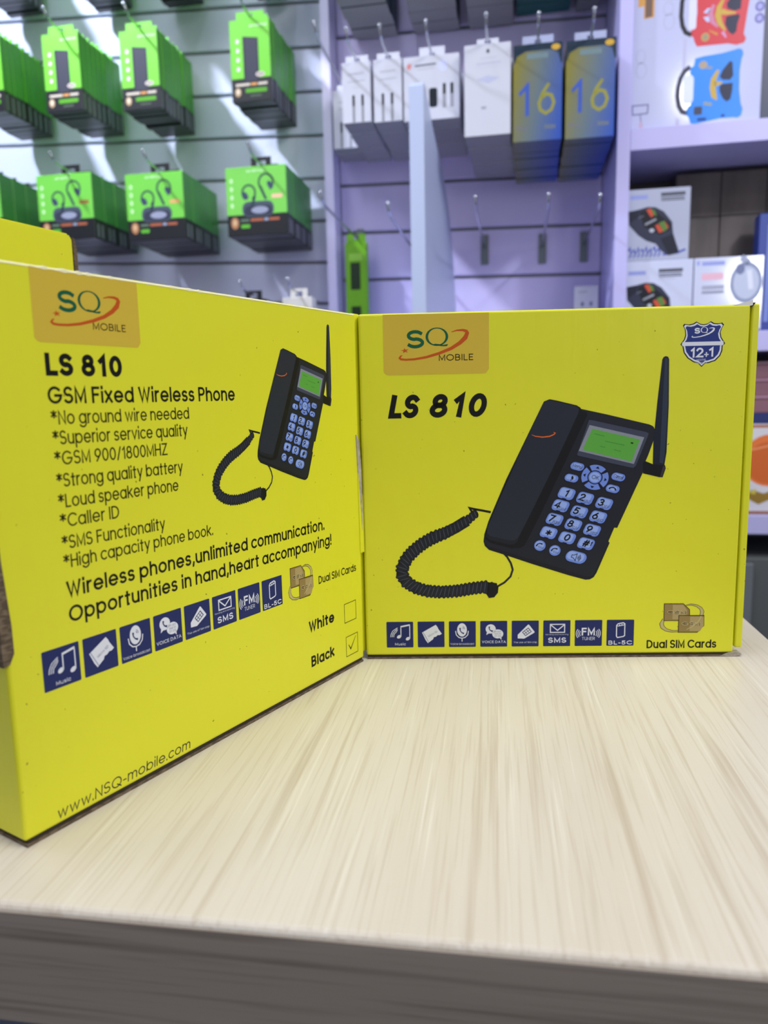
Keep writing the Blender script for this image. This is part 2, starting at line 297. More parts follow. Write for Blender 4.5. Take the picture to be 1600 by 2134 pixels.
D = {
'base': [(107.4,148.3),(124.3,145.2),(138.3,141.9),(152.4,138.3),(162.2,135.8),(164.2,134.7),(165.2,132.8),(165.1,128.5),(162.0,119.0),(159.8,113.4),(159.2,108.8),(152.3,92.7),(145.7,77.3),(144.0,77.4),(140.9,69.5),(141.6,68.6),(137.8,59.2),(134.5,51.0),(132.9,48.4),(130.8,47.2),(128.3,47.0),(118.8,49.7),(97.0,56.9),(82.4,62.1),(72.6,65.4),(70.1,67.9),(69.4,70.5),(69.9,74.2),(72.3,79.3)],
'edge': [(69.7,70.1),(72.3,67.5),(91.9,61.1),(111.5,54.9),(129.0,48.8),(132.6,49.5),(140.4,66.9),(141.6,68.6),(134.5,51.0),(132.9,48.4),(130.8,47.2),(128.3,47.0),(118.8,49.7),(97.0,56.9),(82.4,62.1),(72.6,65.4),(70.1,67.9)],
'hs_side': [(103.2,149.8),(106.3,151.0),(110.2,150.2),(121.4,147.3),(123.6,145.9),(124.3,144.1),(127.0,143.6),(127.5,141.6),(125.8,138.1),(113.6,111.4),(102.5,86.9),(96.8,75.3),(92.9,67.6),(90.4,66.3),(85.3,66.2),(73.7,69.5),(70.4,72.0),(69.9,74.6),(72.3,82.3),(82.3,106.2)],
'hs_top': [(103.0,149.0),(104.6,150.3),(107.1,150.4),(121.1,146.9),(122.7,145.5),(122.6,143.4),(117.5,131.9),(107.9,110.7),(98.1,89.9),(89.6,72.8),(87.3,70.8),(84.9,70.8),(73.3,73.5),(71.4,75.6),(71.9,79.3),(76.6,90.6),(89.3,119.7)],
'hs_low': [(71.4,75.6),(73.3,73.5),(84.9,70.8),(87.3,70.8),(89.6,72.8),(88.9,70.2),(86.9,68.4),(83.9,68.4),(73.0,71.3),(70.7,73.3)],
'sw_hs': [(96.5,131.4),(98.5,130.5),(102.7,129.9),(106.6,130.3),(109.0,131.3),(109.7,132.1),(108.7,132.6)],
'bezel': [(128.4,139.0),(130.0,138.9),(160.2,131.7),(161.7,130.9),(161.2,129.0),(155.1,112.8),(153.8,111.6),(152.4,111.8),(122.6,119.1),(122.1,119.8)],
'lcd_b': [(128.8,136.2),(159.3,128.7),(154.0,113.8),(123.0,121.8)],
'lcd': [(130.4,134.1),(157.0,127.5),(152.7,115.2),(125.1,122.4)],
'lcd_dot': [(152.0,126.2),(153.4,125.9),(153.2,125.1),(151.8,125.4)],
'lcd_t': [[(131.5,131.3),(137.2,129.8)],[(137.6,127.0),(148.5,124.5)],[(134.9,124.2),(137.7,123.5)],[(142.6,122.1),(146.5,121.1)]],
'keys': [('1','',116.6,97.6),('2','ABC',127.1,94.7),('3','DEF',137.9,91.5),('4','GHI',113.3,90.6),('5','JKL',123.9,86.9),('6','MNO',134.7,83.8),('7','PQRS',110.0,82.8),('8','TUV',120.7,79.5),('9','WXYZ',131.4,76.2),('*','',106.7,75.1),('0','',117.3,71.9),('#','',128.1,68.3)],
'kx': [(68.1,160.3),(68.1,160.3),(68.0,160.2)],
'small': [('Menu',122.4,113.0),('mic',119.2,106.4),('Cancel',145.5,106.6),('call',142.5,99.9)],
'dpad': (132.4,106.6),
'rnd': [(101.8,67.6),(110.4,64.6)],
'spk': (122.6,60.5),
'ant': [(167.9,171.4),(168.6,172.8),(169.7,173.2),(171.0,172.8),(171.6,171.4),(172.3,146.0),(172.0,120.1),(171.0,112.5),(164.6,113.7),(164.5,126.0),(166.0,148.9)],
'ant_l': [(169.4,172.1),(170.7,171.9),(171.8,146.0),(171.0,120.1),(170.4,113.6),(168.3,114.3),(168.8,148.9)],
'hinge': [(159.1,114.5),(160.2,115.4),(164.6,113.5),(166.7,114.4),(171.4,112.8),(171.9,111.1),(170.3,106.0),(168.3,106.1),(159.3,108.4)],
'hinge_l': [(170.4,112.5),(171.6,111.6),(170.0,106.4),(168.9,106.7)],
'coil': [(64.7,86.5),(60.0,82.8),(53.3,78.7),(46.6,75.4),(40.6,73.2),(34.8,70.0),(29.3,65.8),(25.0,61.2),(22.3,55.9),(21.9,51.3),(24.4,46.9),(29.7,43.4),(36.4,41.3),(44.7,40.6),(53.8,41.1),(62.8,42.6),(70.3,43.4),(74.8,42.1)],
'cord1': [(73.6,87.5),(68.9,88.5),(63.7,89.5),(61.5,90.1),(62.7,88.0),(65.9,86.8)],
'cord2': [(77.0,43.3),(81.5,45.9),(85.0,49.4),(86.3,53.5),(85.2,57.4),(83.0,61.2),(80.1,64.3)],
'plug': [(72.1,45.5),(75.5,46.0),(78.1,43.6),(77.8,39.8),(75.6,37.1),(72.5,36.7),(71.0,39.1)],
'gsm1': [(173.9,32.1),(184.8,32.0),(188.4,28.5),(188.7,21.9),(174.0,22.0)],
'gsm2': [(182.5,25.0),(196.8,24.9),(197.0,18.9),(193.3,14.8),(182.5,14.9)],
'gring': [(186.3,31.0),(189.2,31.5),(192.5,30.8),(194.9,29.1),(195.8,27.2),(195.3,24.5),(193.8,21.4),(190.7,18.5),(187.1,16.5),(183.4,15.6),(178.7,15.5),(175.4,16.4),(173.3,18.1),(172.7,20.1),(173.8,23.0)],
'gt': [(175.6,25.8),(186.7,28.0),(184.1,18.8),(195.0,21.1)],
'shield': [(178.4,189.4),(179.1,190.3),(181.7,189.9),(184.0,190.4),(185.7,191.4),(187.6,190.2),(189.5,189.8),(191.7,190.2),(193.4,191.4),(195.3,190.3),(197.6,190.1),(199.6,190.5),(200.6,189.4),(199.5,187.5),(198.9,185.3),(199.5,182.6),(201.7,179.3),(200.4,178.1),(200.3,175.4),(199.3,172.7),(196.7,170.0),(193.1,168.9),(191.3,168.8),(189.4,166.9),(187.5,168.8),(184.8,169.6),(181.6,171.7),(179.4,174.7),(178.6,178.1),(177.4,179.3),(179.3,182.0),(179.9,184.4),(179.5,187.4)],
'sh_ref': [(177.4,179.9),(201.7,179.3),(189.2,179.6),(183.6,178.0),(194.8,172.3),(184.8,186.8),(187.9,184.2),(183.5,182.4),(195.4,186.7)],
'lg': [(13.8,199.3),(72.5,199.0),(72.5,168.5),(70.9,166.3),(69.7,166.1),(16.5,166.1),(15.0,166.6),(13.7,168.1)],
'lg_S': [(27.2,180.7),(36.4,190.3)],
'lg_Q': (43.7,186.6),
'lg_Qr': [(37.4,186.7),(50.0,186.4),(43.7,191.6),(43.6,181.6)],
'lg_tail': [(41.2,182.5),(42.7,182.9),(45.1,182.6),(47.2,182.2),(49.9,182.6),(49.3,181.5),(47.2,181.4),(45.1,181.7),(42.4,182.1)],
'lg_sw': [(51.8,189.1),(54.8,189.9),(58.1,190.0),(60.0,189.4),(60.5,188.4),(59.5,185.9),(56.5,183.1),(51.7,180.2),(45.1,177.7),(37.8,175.7),(31.2,174.7),(26.4,174.5),(23.6,174.8),(22.8,175.5),(23.4,176.5),(24.4,177.0)],
'lg_star': (25.8,179.5),
'lg_mob': [(44.7,173.5),(63.8,176.7)],
}
BLACK = (14, 13, 12); NAVY = (28, 40, 98); PAPER = (226, 230, 240); KEY = (112, 142, 226); KEYL = (150, 176, 240)
DK = (30, 33, 42); DKK = (15, 16, 20); DKT = (38, 43, 55); ORANGE = (196, 84, 22); GREEN = (14, 92, 62); TAN = (212, 184, 62)
LIN = lambda fx, fz, ox, oz, ax, az: (lambda x, z: (ox + (x - ax) * fx, oz + (z - az) * fz))

def phone_picture(f, parent, small):
    a = Art(f)
    # coiled cord: overlapping rings along the path
    P = D['coil']; seg = [(P[i], P[i + 1], math.dist(P[i], P[i + 1])) for i in range(len(P) - 1)]; tot = sum(q[2] for q in seg)
    def at(t):
        d = t * tot
        for p, q, l in seg:
            if d <= l + 1e-9: return (p[0] + (q[0] - p[0]) * d / l, p[1] + (q[1] - p[1]) * d / l), math.atan2(q[1] - p[1], q[0] - p[0])
            d -= l
        return P[-1], 0.
    a.stroke(D['cord1'], 1.3, DKK); a.stroke(D['cord2'], 1.2, DK)
    a.stroke(P[1:], 6.6, DKK)
    NR = 50
    for i in range(NR):
        (x, z), an = at(i / (NR - 1)); grow = min(1., .62 + i * .035)
        a.up(); a.lay = 1 + i % 2
        a.ell(x, z, 1.75, 4.15 * grow, DK if i % 2 else (24, 26, 33), an - .25, 18)
        a.lay = 3; q = an - .25
        a.stroke([(x - math.sin(q) * r * grow, z + math.cos(q) * r * grow) for r in (-3.4, -1, 1.5, 3.2)], .42, (70, 76, 88), taper=[.3, 1, 1, .2])
    a.lay = 4; a.poly(D['plug'], DKK); a.stroke([D['plug'][0], D['plug'][5]], .5, (62, 66, 76))
    a.lay = 1; a.poly(D['base'], DK); a.up(); a.poly(D['edge'], (22, 24, 31))
    a.up(); a.poly(D['hinge'], DKK); a.up(); a.poly(D['ant'], (24, 30, 44)); a.up(); a.poly(D['ant_l'], (44, 54, 74)); a.poly(D['hinge_l'], (58, 52, 60))
    a.lay = 5; a.poly(D['hs_side'], DKK); a.up(); a.poly(D['hs_top'], DKT); a.up(); a.poly(D['hs_low'], (27, 30, 39))
    a.stroke(D['sw_hs'], .6, (226, 104, 40), taper=[.3, .8, 1, 1.1, 1, .8, .4])
    a.poly(D['bezel'], (62, 68, 88)); a.up(); a.poly(D['lcd_b'], (138, 144, 156)); a.up(); a.poly(D['lcd'], (92, 170, 66)); a.up(); a.poly(D['lcd_dot'], (20, 40, 20))
    for l in D['lcd_t']: a.stroke(l, .5, (74, 148, 58))
    # keys
    ex, ez = (.962, -.272), (.425, .905)
    def pad(cx, cz, w, h, r):
        a.lay = 7; a.rrect(-w / 2 - .25, -h / 2 - .35, w / 2 + .25, h / 2 + .2, r, (20, 22, 48), ex, ez, (cx, cz))
        a.up(); a.rrect(-w / 2, -h / 2, w / 2, h / 2, r, KEY, ex, ez, (cx, cz))
        a.up(); a.rrect(-w / 2 + .7, -h / 2 + .5 + h * .12, w / 2 - 1.5, h / 2 - .6, r * .6, KEYL, ex, ez, (cx, cz)); a.up()
    for n, l, cx, cz in D['keys']:
        pad(cx, cz, 9.0, 6.7, 2.0)
        q = lambda x, z: (cx + x * ex[0] + z * ez[0], cz + x * ex[1] + z * ez[1])
        if n == '*':
            for k in range(3):
                t = math.radians(30 + 60 * k); a.stroke([q(-1.7 * math.cos(t), -1.7 * math.sin(t)), q(1.7 * math.cos(t), 1.7 * math.sin(t))], .75, BLACK)
        else:
            p = q(-.2 if not l else -1.9, -1.9); a.text(n, p[0], p[1], 0, 4.3, BLACK, .1, 0., ex, ez, True, weight=.19)
        if n == '#':
            a.stroke([q(2.9, -.6), q(2.9, 1.6)], .5, BLACK); a.poly([q(2.2, 1.2), q(3.6, 1.2), q(2.9, 2.3)], BLACK)
        if l and not small:
            p = q(-.4, -2.3); a.text(l, p[0], p[1], 4.0, 1.7, (20, 26, 60), 0, 0, ex, ez)
        elif l:
            p = q(1.9, -1.7); a.text(l, p[0], p[1], 4.0, 1.5, (20, 26, 60), 0, 0, ex, ez, True)
        a.stroke([q(-1.2, -3.2), q(1.2, -3.2)], .5, (20, 22, 48))
    for n, cx, cz in D['small']:
        pad(cx, cz, 7.6, 4.4, 2.1); q = lambda x, z: (cx + x * ex[0] + z * ez[0], cz + x * ex[1] + z * ez[1])
        if n in ('Menu', 'Cancel'): p = q(0, -.9); a.text(n, p[0], p[1], 5.4, 2.1, (18, 24, 60), 0, 0, ex, ez, True)
        elif n == 'mic': p = q(.4, .3); a.ell(p[0], p[1], .6, 1.1, BLACK); a.stroke([q(.2, -.6), q(.2, -1.5)], .4, BLACK)
        else: a.stroke([q(-1.9, -.6), q(-1.5, .3), q(0, .9), q(1.5, .3), q(1.9, -.6)], .75, BLACK, taper=[1.5, .9, .9, .9, 1.5])
    cx, cz = D['dpad']; a.lay = 7
    E1, E2 = (.97, -.24), (.24, .90)
    q = lambda r, t: (cx + r * math.cos(t) * E1[0] + r * math.sin(t) * E2[0], cz + r * math.cos(t) * E1[1] + r * math.sin(t) * E2[1])
    a.poly([q(7.9, i * math.pi / 15) for i in range(30)], (18, 20, 40))
    a.up()
    for k in range(4):
        t0 = math.radians(90 * k + 52); t1 = math.radians(90 * k + 128)
        arc = [t0 + (t1 - t0) * i / 8 for i in range(9)]
        a.poly([q(7.7, t) for t in arc] + [q(4.3, t) for t in reversed(arc)], KEY)
    a.up(); a.poly([q(3.7, i * math.pi / 12) for i in range(24)], KEY); a.poly([q(2.9, i * math.pi / 12) for i in range(24)], KEY)
    a.up()
    for k in range(4):
        t = math.radians(90 * k + 90); a.poly([q(6.9, t), q(5.6, t + .2), q(5.6, t - .2)], (14, 16, 40))
    a.poly([q(3.0, i * math.pi / 12) for i in range(24)], KEYL); a.up()
    a.text('OK', cx, cz - 1.1, 4.2, 2.4, (14, 18, 50), 0, 0, E1, E2, True)
    for i, (cx, cz) in enumerate(D['rnd']):
        a.lay = 7; a.ell(cx, cz, 3.5, 3.3, (20, 22, 48)); a.up(); a.ell(cx, cz, 3.25, 3.1, KEY); a.up(); a.ell(cx - .2, cz + .3, 2.5, 2.3, KEYL); a.up()
        a.stroke([(cx - 2.1, cz - .3), (cx - 1.3, cz + .9), (cx, cz + 1.3), (cx + 1.5, cz + .8)], .6, BLACK, taper=[1.6, .9, .9, 1.5])
        a.text('SIM', cx + .3, cz - 1.7, 3.0, 1.3, (16, 22, 60), .2, 0, ex, (0, 1), True)
    cx, cz = D['spk']; pad(cx, cz, 11.8, 6.8, 3.2); q = lambda x, z: (cx + x * ex[0] + z * ez[0] * .6, cz + x * ex[1] + z * ez[1])
    a.stroke([q(-2.6, -.8), q(-2.6, .8), q(-1.6, .8), q(.1, 2.2), q(.1, -2.2), q(-1.6, -.8)], .38, BLACK, True)
    for r in (1.0, 1.9, 2.8): a.stroke([q(.3 + r * .55, -r * .75), q(.5 + r * .8, 0), q(.3 + r * .55, r * .75)], .38, BLACK)
    return a.build('phone_picture', parent)

def swoosh_logo(a, f, letters, sw, star=None, thick=1.):
    """the letters S and Q with the comet swoosh; coordinates of the large panel, f maps them on"""
    o = a.fn; a.fn = f
    S0, S1 = D['lg_S']; a.text('S', S0[0] - .2, S0[1] - .1, S1[0] - S0[0] + .4, (S1[1] - S0[1]) + .4, letters, 0, weight=.185 * thick)
    c = D['lg_Q']; n = 30
    out = [(c[0] + 6.3 * math.cos(t), c[1] + .1 + 5.0 * math.sin(t)) for t in (i * 2 * math.pi / n for i in range(n))]
    inn = [(c[0] + (4.85 if thick == 1 else 4.5) * math.cos(t), c[1] + .1 + 4.45 * math.sin(t)) for t in (i * 2 * math.pi / n for i in range(n))]
    a.add(out + inn, [(i, (i + 1) % n, n + (i + 1) % n, n + i) for i in range(n)], letters)
    a.poly(D['lg_tail'], letters); a.up()
    P = D['lg_sw']; k = len(P)
    a.stroke(P, 1.55 * thick, sw, taper=[.25, .5, .8, 1.05, 1.35, 1.6, 1.35, 1.15, 1.0, .85, .75, .7, .75, .75, .55, .15])
    if star:
        x, z = D['lg_star']; a.poly([(x + (2.3 if i % 2 == 0 else .85) * math.cos(math.radians(100 + 36 * i)), z + (1.5 if i % 2 == 0 else .6) * math.sin(math.radians(100 + 36 * i))) for i in range(10)], star)
    a.fn = o
def logo_panel(f, parent):
    a = Art(f); a.poly(D['lg'], TAN); a.up()
    swoosh_logo(a, f, GREEN, ORANGE, ORANGE)
    (x0, z0), (x1, z1) = D['lg_mob']; a.text('MOBILE', x0, z0, x1 - x0, 3.5, (40, 22, 10), weight=.135)
    return a.build('logo_panel', parent)

def icon(kind, x, z, s, parent):
    k = s / 160.
    a = Art(lambda X, Z: (x + X * k, z + s - Z * k * 1.03)); W = PAPER
    a.rrect(0, 0, 160, 155, 5, NAVY); a.up()
    T = lambda t, x0, zb, w, h, b=.0, mid=False, e=(1, 0), z_=(0, -1), sh=0: a.text(t, x0, zb, w, h, W, sh, b, e, z_, mid)
    if kind == 0:
        for cx, cz in ((75, 90), (128, 102)): a.ell(cx, cz, 14, 9.5, W, -.5)
        a.stroke([(86, 90), (86, 28)], 5, W); a.stroke([(139, 102), (139, 18)], 5, W); a.stroke([(84, 30), (141, 19)], 9, W)
        for i in range(3): a.stroke([(24 + 9 * i, 92), (27 + 9 * i, 74), (38 + 8 * i, 54 + 6 * i), (66, 36 + 7 * i)], 3.6, W)
        T('Music', 50, 142, 64, 15, .012)
    elif kind == 1:
        a.poly([(26, 66), (108, 20), (118, 32), (124, 46), (144, 74), (132, 82), (120, 82), (108, 92), (96, 94), (92, 106), (60, 130), (46, 110)], W)
        a.up(); a.stroke([(32, 64), (66, 126)], 4, (150, 158, 190)); a.text('Micro SD', 66, 94, 62, 11, (60, 66, 100), 0, 0, (.86, -.5), (-.5, -.86))
    elif kind == 2:
        a.ell(78, 52, 29, 40, W); a.stroke([(40, 58), (44, 82), (60, 98), (78, 102), (96, 98), (112, 82), (116, 58)], 5, W); a.stroke([(78, 102), (78, 122)], 5, W)
        a.up(); a.stroke([(66, 40), (67, 56), (76, 68), (90, 74)], 6, NAVY, taper=[1.6, .9, .9, 1.6])
        for r in (8, 15): a.arc(78, 46, r, r, -70, 10, 2.5, NAVY)
        T('Voice broadcast', 8, 142, 142, 12)
    elif kind == 3:
        a.ell(62, 48, 30, 28, W); a.poly([(40, 66), (52, 74), (36, 84)], W); a.ell(104, 78, 33, 27, W); a.poly([(112, 100), (126, 94), (126, 114)], W)
        a.up(); a.stroke([(54, 34), (53, 46), (60, 57), (74, 62)], 6, NAVY, taper=[1.7, .9, .9, 1.7])
        for i, t in enumerate(('01 001', '000 01', '01 011')): a.text(t, 104, 69 + 13 * i, 38, 9, NAVY, 0, 0, (1, 0), (0, -1), True)
        T('VOICE DATA', 10, 133, 142, 15, .014)
    elif kind == 4:
        a.poly([(36, 84), (96, 24), (102, 24), (136, 68), (132, 74), (74, 108), (36, 106)], W); a.up()
        a.stroke([(64, 70), (98, 44), (116, 66), (82, 90)], 4, NAVY, True); a.stroke([(75, 62), (93, 82)], 3, NAVY); a.stroke([(87, 53), (105, 74)], 3, NAVY); a.stroke([(73, 80), (107, 55)], 3, NAVY)
        T('The use of SIM chip', 12, 134, 138, 9, .006)
    elif kind == 5:
        a.stroke([(42, 24), (126, 24), (126, 72), (42, 72)], 6, W, True); a.stroke([(44, 27), (84, 60), (124, 27)], 6, W)
        T('Sending and receiving', 14, 88, 134, 7); T('SMS', 30, 134, 106, 31, .03)
    elif kind == 6:
        T('FM', 40, 92, 78, 46, .03); T('TUNER', 42, 120, 76, 19)
        for i in range(3):
            a.arc(52, 80, 24 + 10 * i, 22 + 9 * i, 140, 220, 4, W, 8); a.arc(106, 80, 24 + 10 * i, 22 + 9 * i, -40, 40, 4, W, 8)
    else:
        a.stroke([(58, 34), (58, 98), (64, 106), (98, 100), (106, 94), (106, 24), (96, 18), (66, 24)], 6, W, True); a.stroke([(58, 34), (66, 38), (98, 32), (106, 26)], 4, W); a.stroke([(72, 32), (78, 30)], 5, W); a.stroke([(86, 29), (92, 27)], 5, W)
        T('BL-5C', 12, 148, 138, 24, .03)
    return a.build('feature_icon', parent)

def dual_sim(f, parent):
    a = Art(f); G1, G2, GD = (150, 128, 74), (176, 156, 104), (62, 48, 20)
    R = D['gring']; a.stroke(R, 1.5, GD, taper=[.4, .7, .9, 1.2, 1.5, 1.4, 1.1, .8, .7, .7, .9, 1.2, 1.6, 1.6, .9]); a.up()
    a.stroke(R, .9, (196, 184, 120), taper=[.2, .5, .9, 1.4, 1.9, 1.7, 1.2, .6, .5, .5, .8, 1.4, 2.0, 2.0, .9]); a.up()
    for g in ('gsm1', 'gsm2'):
        P = D[g]; cx = sum(p[0] for p in P) / 5; cz = sum(p[1] for p in P) / 5
        a.poly(P, G1); a.stroke(P, .45, GD, True); a.up()
        a.poly([(p[0] * .55 + P[1][0] * .45, cz + (p[1] - cz) * .86) for p in P], G2); a.up()
    b = D['gt']
    for i in (0, 2):
        w, h = b[i + 1][0] - b[i][0], (b[i + 1][1] - b[i][1]) * .95
        a.text('GSM', b[i][0], b[i][1], w, h, GD, 0, .05); a.up(); a.text('GSM', b[i][0] + .1, b[i][1] + .15, w, h, (214, 200, 150), 0, .0); a.lay -= 1
    a.up(); a.stroke(R[5:9], .7, (190, 178, 120), taper=[1, 1, .8, .5])
    return a.build('dual_card_emblem', parent)

def shield(parent):
    a = Art(); P = D['shield']; L, R_, C, t0, t1, s0, s1, w0, w1 = D['sh_ref']
    sc_ = lambda k, kz: [(C[0] + (x - C[0]) * k, C[1] + .3 + (z - C[1] - .3) * kz) for x, z in P]
    a.poly(P, (14, 16, 30)); a.up(); a.poly(sc_(.945, .95), PAPER); a.up(); a.poly(sc_(.865, .875), (30, 50, 128)); a.up()
    a.rect(L[0] + 1.0, C[1] - 1.2, R_[0] - 1.0, C[1] + .9, PAPER); a.up()
    q = (w1[0] - w0[0]) / 38.; swoosh_logo(a, lambda x, z: (w0[0] + (x - 22.8) * q, w0[1] + 1.2 + (z - 176.5) * q), PAPER, PAPER, None, 1.3)
    a.text('12', C[0] - 6.0, C[1] - 7.6, 7.0, 5.3, PAPER, 0, .03); a.text('+', C[0] + 1.3, C[1] - 8.2, 2.4, 5.0, PAPER, weight=.13); a.text('1', C[0] + 3.9, C[1] - 7.3, 2.3, 5.1, PAPER, 0, .03)
    a.text('MONTHS', C[0] - .2, C[1] - 9.4, 5.0, 1.1, PAPER, 0, 0, mid=True); a.text('WARRANTY', C[0] - .2, C[1] - 11.1, 6.4, 1.1, PAPER, 0, 0, mid=True)
    return a.build('warranty_shield', parent)

def fold_glint(r, glint_amt):
    n = 110; bm = bmesh.new(); L3 = []                        # light caught by the top front fold, painted as one ragged pale strip
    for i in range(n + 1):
        x = .0015 + (BW - .003) * i / n; k = glint_amt * random.random() ** 2.2 * (1.45 - 1.3 * i / n)
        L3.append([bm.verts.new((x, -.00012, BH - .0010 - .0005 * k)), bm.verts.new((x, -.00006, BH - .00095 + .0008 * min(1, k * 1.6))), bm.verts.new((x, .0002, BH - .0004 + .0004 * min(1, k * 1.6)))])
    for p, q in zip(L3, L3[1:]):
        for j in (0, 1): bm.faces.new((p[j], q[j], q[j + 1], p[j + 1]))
    tag(build('glint_marking', bm, mat('pale_glint', (246, 242, 196), .45), r), 'painted pale glint along the top fold', None)

def carton(name, loc, rz, label, glint_amt=.72, gap=0.):
    r = empty(name, loc, rz, label, 'box')
    bm = bmesh.new(); box(bm, 0, BW, 0, BD, .0022, BH, 0, .0013, 3)
    build('carton_body', bm, YEL, r)
    bm = bmesh.new(); box(bm, .0006, BW - .0012, -.0002, BD - .0006, 0, .0011, 0); box(bm, .0012, BW - .0016, .0004, BD - .001, .0011, .0022, 1)
    tag(build('bottom_edge', bm, [KRAFT, SLOT], r), 'raw brown corrugated edge', None)
    if glint_amt > .3: fold_glint(r, glint_amt)
    if True:
        bm = bmesh.new(); box(bm, BW + gap, BW + (.0066 if gap else .0080), .0036 if gap else .0025, BD - .004, .004, BH + .0006, 0, .0009)
        build('side_flap', bm, YEL, r)
        bm = bmesh.new(); box(bm, BW + .0001, BW + max(gap, .001), .012, BD - .006, .003, BH - .003)
        tag(build('flap_fold', bm, YEL, r), None, None)
    return r

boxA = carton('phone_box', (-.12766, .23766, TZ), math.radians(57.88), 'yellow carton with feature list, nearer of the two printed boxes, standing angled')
boxB = carton('phone_box', (-.01220, .42179, TZ), math.radians(-2.27), 'yellow carton showing large black desk phone and shield badge, facing front', .22, .0023)

# front of the right-hand carton
IDN = lambda x, z: (x, z)
logo_panel(IDN, boxB); phone_picture(IDN, boxB, False); shield(boxB); dual_sim(IDN, boxB)
a = Art(); a.text('LS', 15.6, 142.0, 16.4, 13.2, BLACK, .20, weight=.23); a.text('810', 38.4, 142.0, 31.6, 13.2, BLACK, .20, weight=.23, space=1.3); a.build('model_title', boxB)
a = Art(); a.text('Dual SIM Cards', 164.5, 5.3, 40.2, 5.0, BLACK, weight=.165); a.build('card_caption', boxB)
for i in range(8): icon(i, 12.2 + 18.42 * i, 7.0, 15.8, boxB)
bm = bmesh.new(); prism(bm, [(BW - .009, BH - .0003), (BW - .001, BH + .0016), (BW + .0012, BH + .0022), (BW + .001, BH - .0006), (BW - .001, BH - .001)], 1, .0002, .0022)
tag(build('torn_corner', bm, WHT, boxB), 'white torn paper corner', None)
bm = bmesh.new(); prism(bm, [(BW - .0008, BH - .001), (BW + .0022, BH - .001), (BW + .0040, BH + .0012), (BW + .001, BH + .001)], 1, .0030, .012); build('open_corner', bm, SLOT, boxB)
bm = bmesh.new(); prism(bm, [(BW - .008, .0003), (BW - .001, -.0), (BW + .005, .0012), (BW + .003, .0030), (BW - .003, .0022)], 1, -.0006, .003); tag(build('frayed_corner', bm, KRAFT_L, boxB), 'frayed grey corner', None)

# front of the left-hand carton
logo_panel(LIN(.757, .745, 20.9, 199.2, 14.0, 199.3), boxA)
phone_picture(LIN(.590, .630, 98.7, 107.7, 17.6, 38.9), boxA, True)
a = Art(); a.text('LS', 23.8, 163.2, 10.8, 7.8, BLACK, 0, weight=.23); a.text('810', 38.0, 163.2, 17.6, 7.8, BLACK, 0, weight=.23, space=1.25); a.build('model_title', boxA)
a = Art(); TX = (44, 40, 8)
a.text('GSM Fixed Wireless Phone', 23.7, 153.6, 92.3, 6.0, (16, 14, 8), weight=.155)
for t, z, x1 in (('*No ground wire needed', 146.4, 88.), ('*Superior service quality', 139.4, 86.6), ('*GSM 900/1800MHZ', 132.2, 75.1), ('*Strong quality battery', 124.4, 82.7), ('*Loud speaker phone', 117., 79.7), ('*Caller ID', 110., 49.4), ('*SMS Functionality', 102.1, 71.3), ('*High capacity phone book.', 95.2, 97.9)):
    a.text(t, 24.2, z, x1 - 24.2, 4.9, TX, weight=.118)
a.build('feature_list', boxA)
a = Art(); a.text('Wireless phones,unlimited communication.', 24.4, 84.4, 155.2, 6.0, BLACK, weight=.155); a.text('Opportunities in hand,heart accompanying!', 24.5, 75.2, 161., 6.0, BLACK, weight=.155); a.build('slogan', boxA)
for i in range(8): icon(i, 12.4 + 16.5 * i, 52.6, 14.9, boxA)
dual_sim(LIN(.80, 1.0, 147.6, 69.0, 171.5, 31.9), boxA)
a = Art(); a.text('Dual SIM Cards', 172.9, 55.9, 35.6, 4.3, BLACK, weight=.15)
a.build('card_caption', boxA)
a = Art()
a.text('White', 163.2, 31.7, 22.6, 6.0, BLACK, weight=.20); a.text('Black', 164.2, 12.3, 20.8, 6.0, BLACK, weight=.20)
for x0, z0, x1, z1 in ((195.8, 28.0, 207.2, 38.9), (196.6, 7.9, 208.2, 19.4)): a.stroke([(x0, z0), (x1, z0), (x1, z1), (x0, z1)], .38, (40, 36, 10), True)
a.stroke([(199.0, 14.4), (201.0, 11.4), (206.4, 18.0)], .6, (40, 36, 10), taper=[.7, 1.3, .5]); a.build('colour_tick_list', boxA)
a = Art(); a.text('www.NSQ-mobile.com', 12.8, 4.3, 64.2, 4.3, (46, 42, 50), .12, 0.); a.build('web_address', boxA)
# closing tongues in the notches of both short edges
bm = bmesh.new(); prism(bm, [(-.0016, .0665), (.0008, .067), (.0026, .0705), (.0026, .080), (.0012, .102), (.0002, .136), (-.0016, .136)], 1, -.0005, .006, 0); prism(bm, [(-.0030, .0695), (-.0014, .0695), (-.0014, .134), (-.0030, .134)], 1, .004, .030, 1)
tag(build('tuck_tab', bm, [KRAFT, SLOT], boxA), 'brown raw edge of the tuck slot', None)
bm = bmesh.new(); prism(bm, [(BW - .0030, .1335), (BW - .0004, .130), (BW + .0012, .114), (BW + .0014, .0900), (BW + .0006, .078), (BW - .0018, .110)], 1, -.0007, .002)
tag(build('tuck_tab', bm, KRAFT_L, boxA), 'torn grey tongue', None)
bm = bmesh.new(); prism(bm, [(BW - .0022, .112), (BW + .0018, .098), (BW + .0022, .0655), (BW - .0016, .0655)], 1, -.0006, .002)
build('tuck_tongue', bm, YEL, boxA)

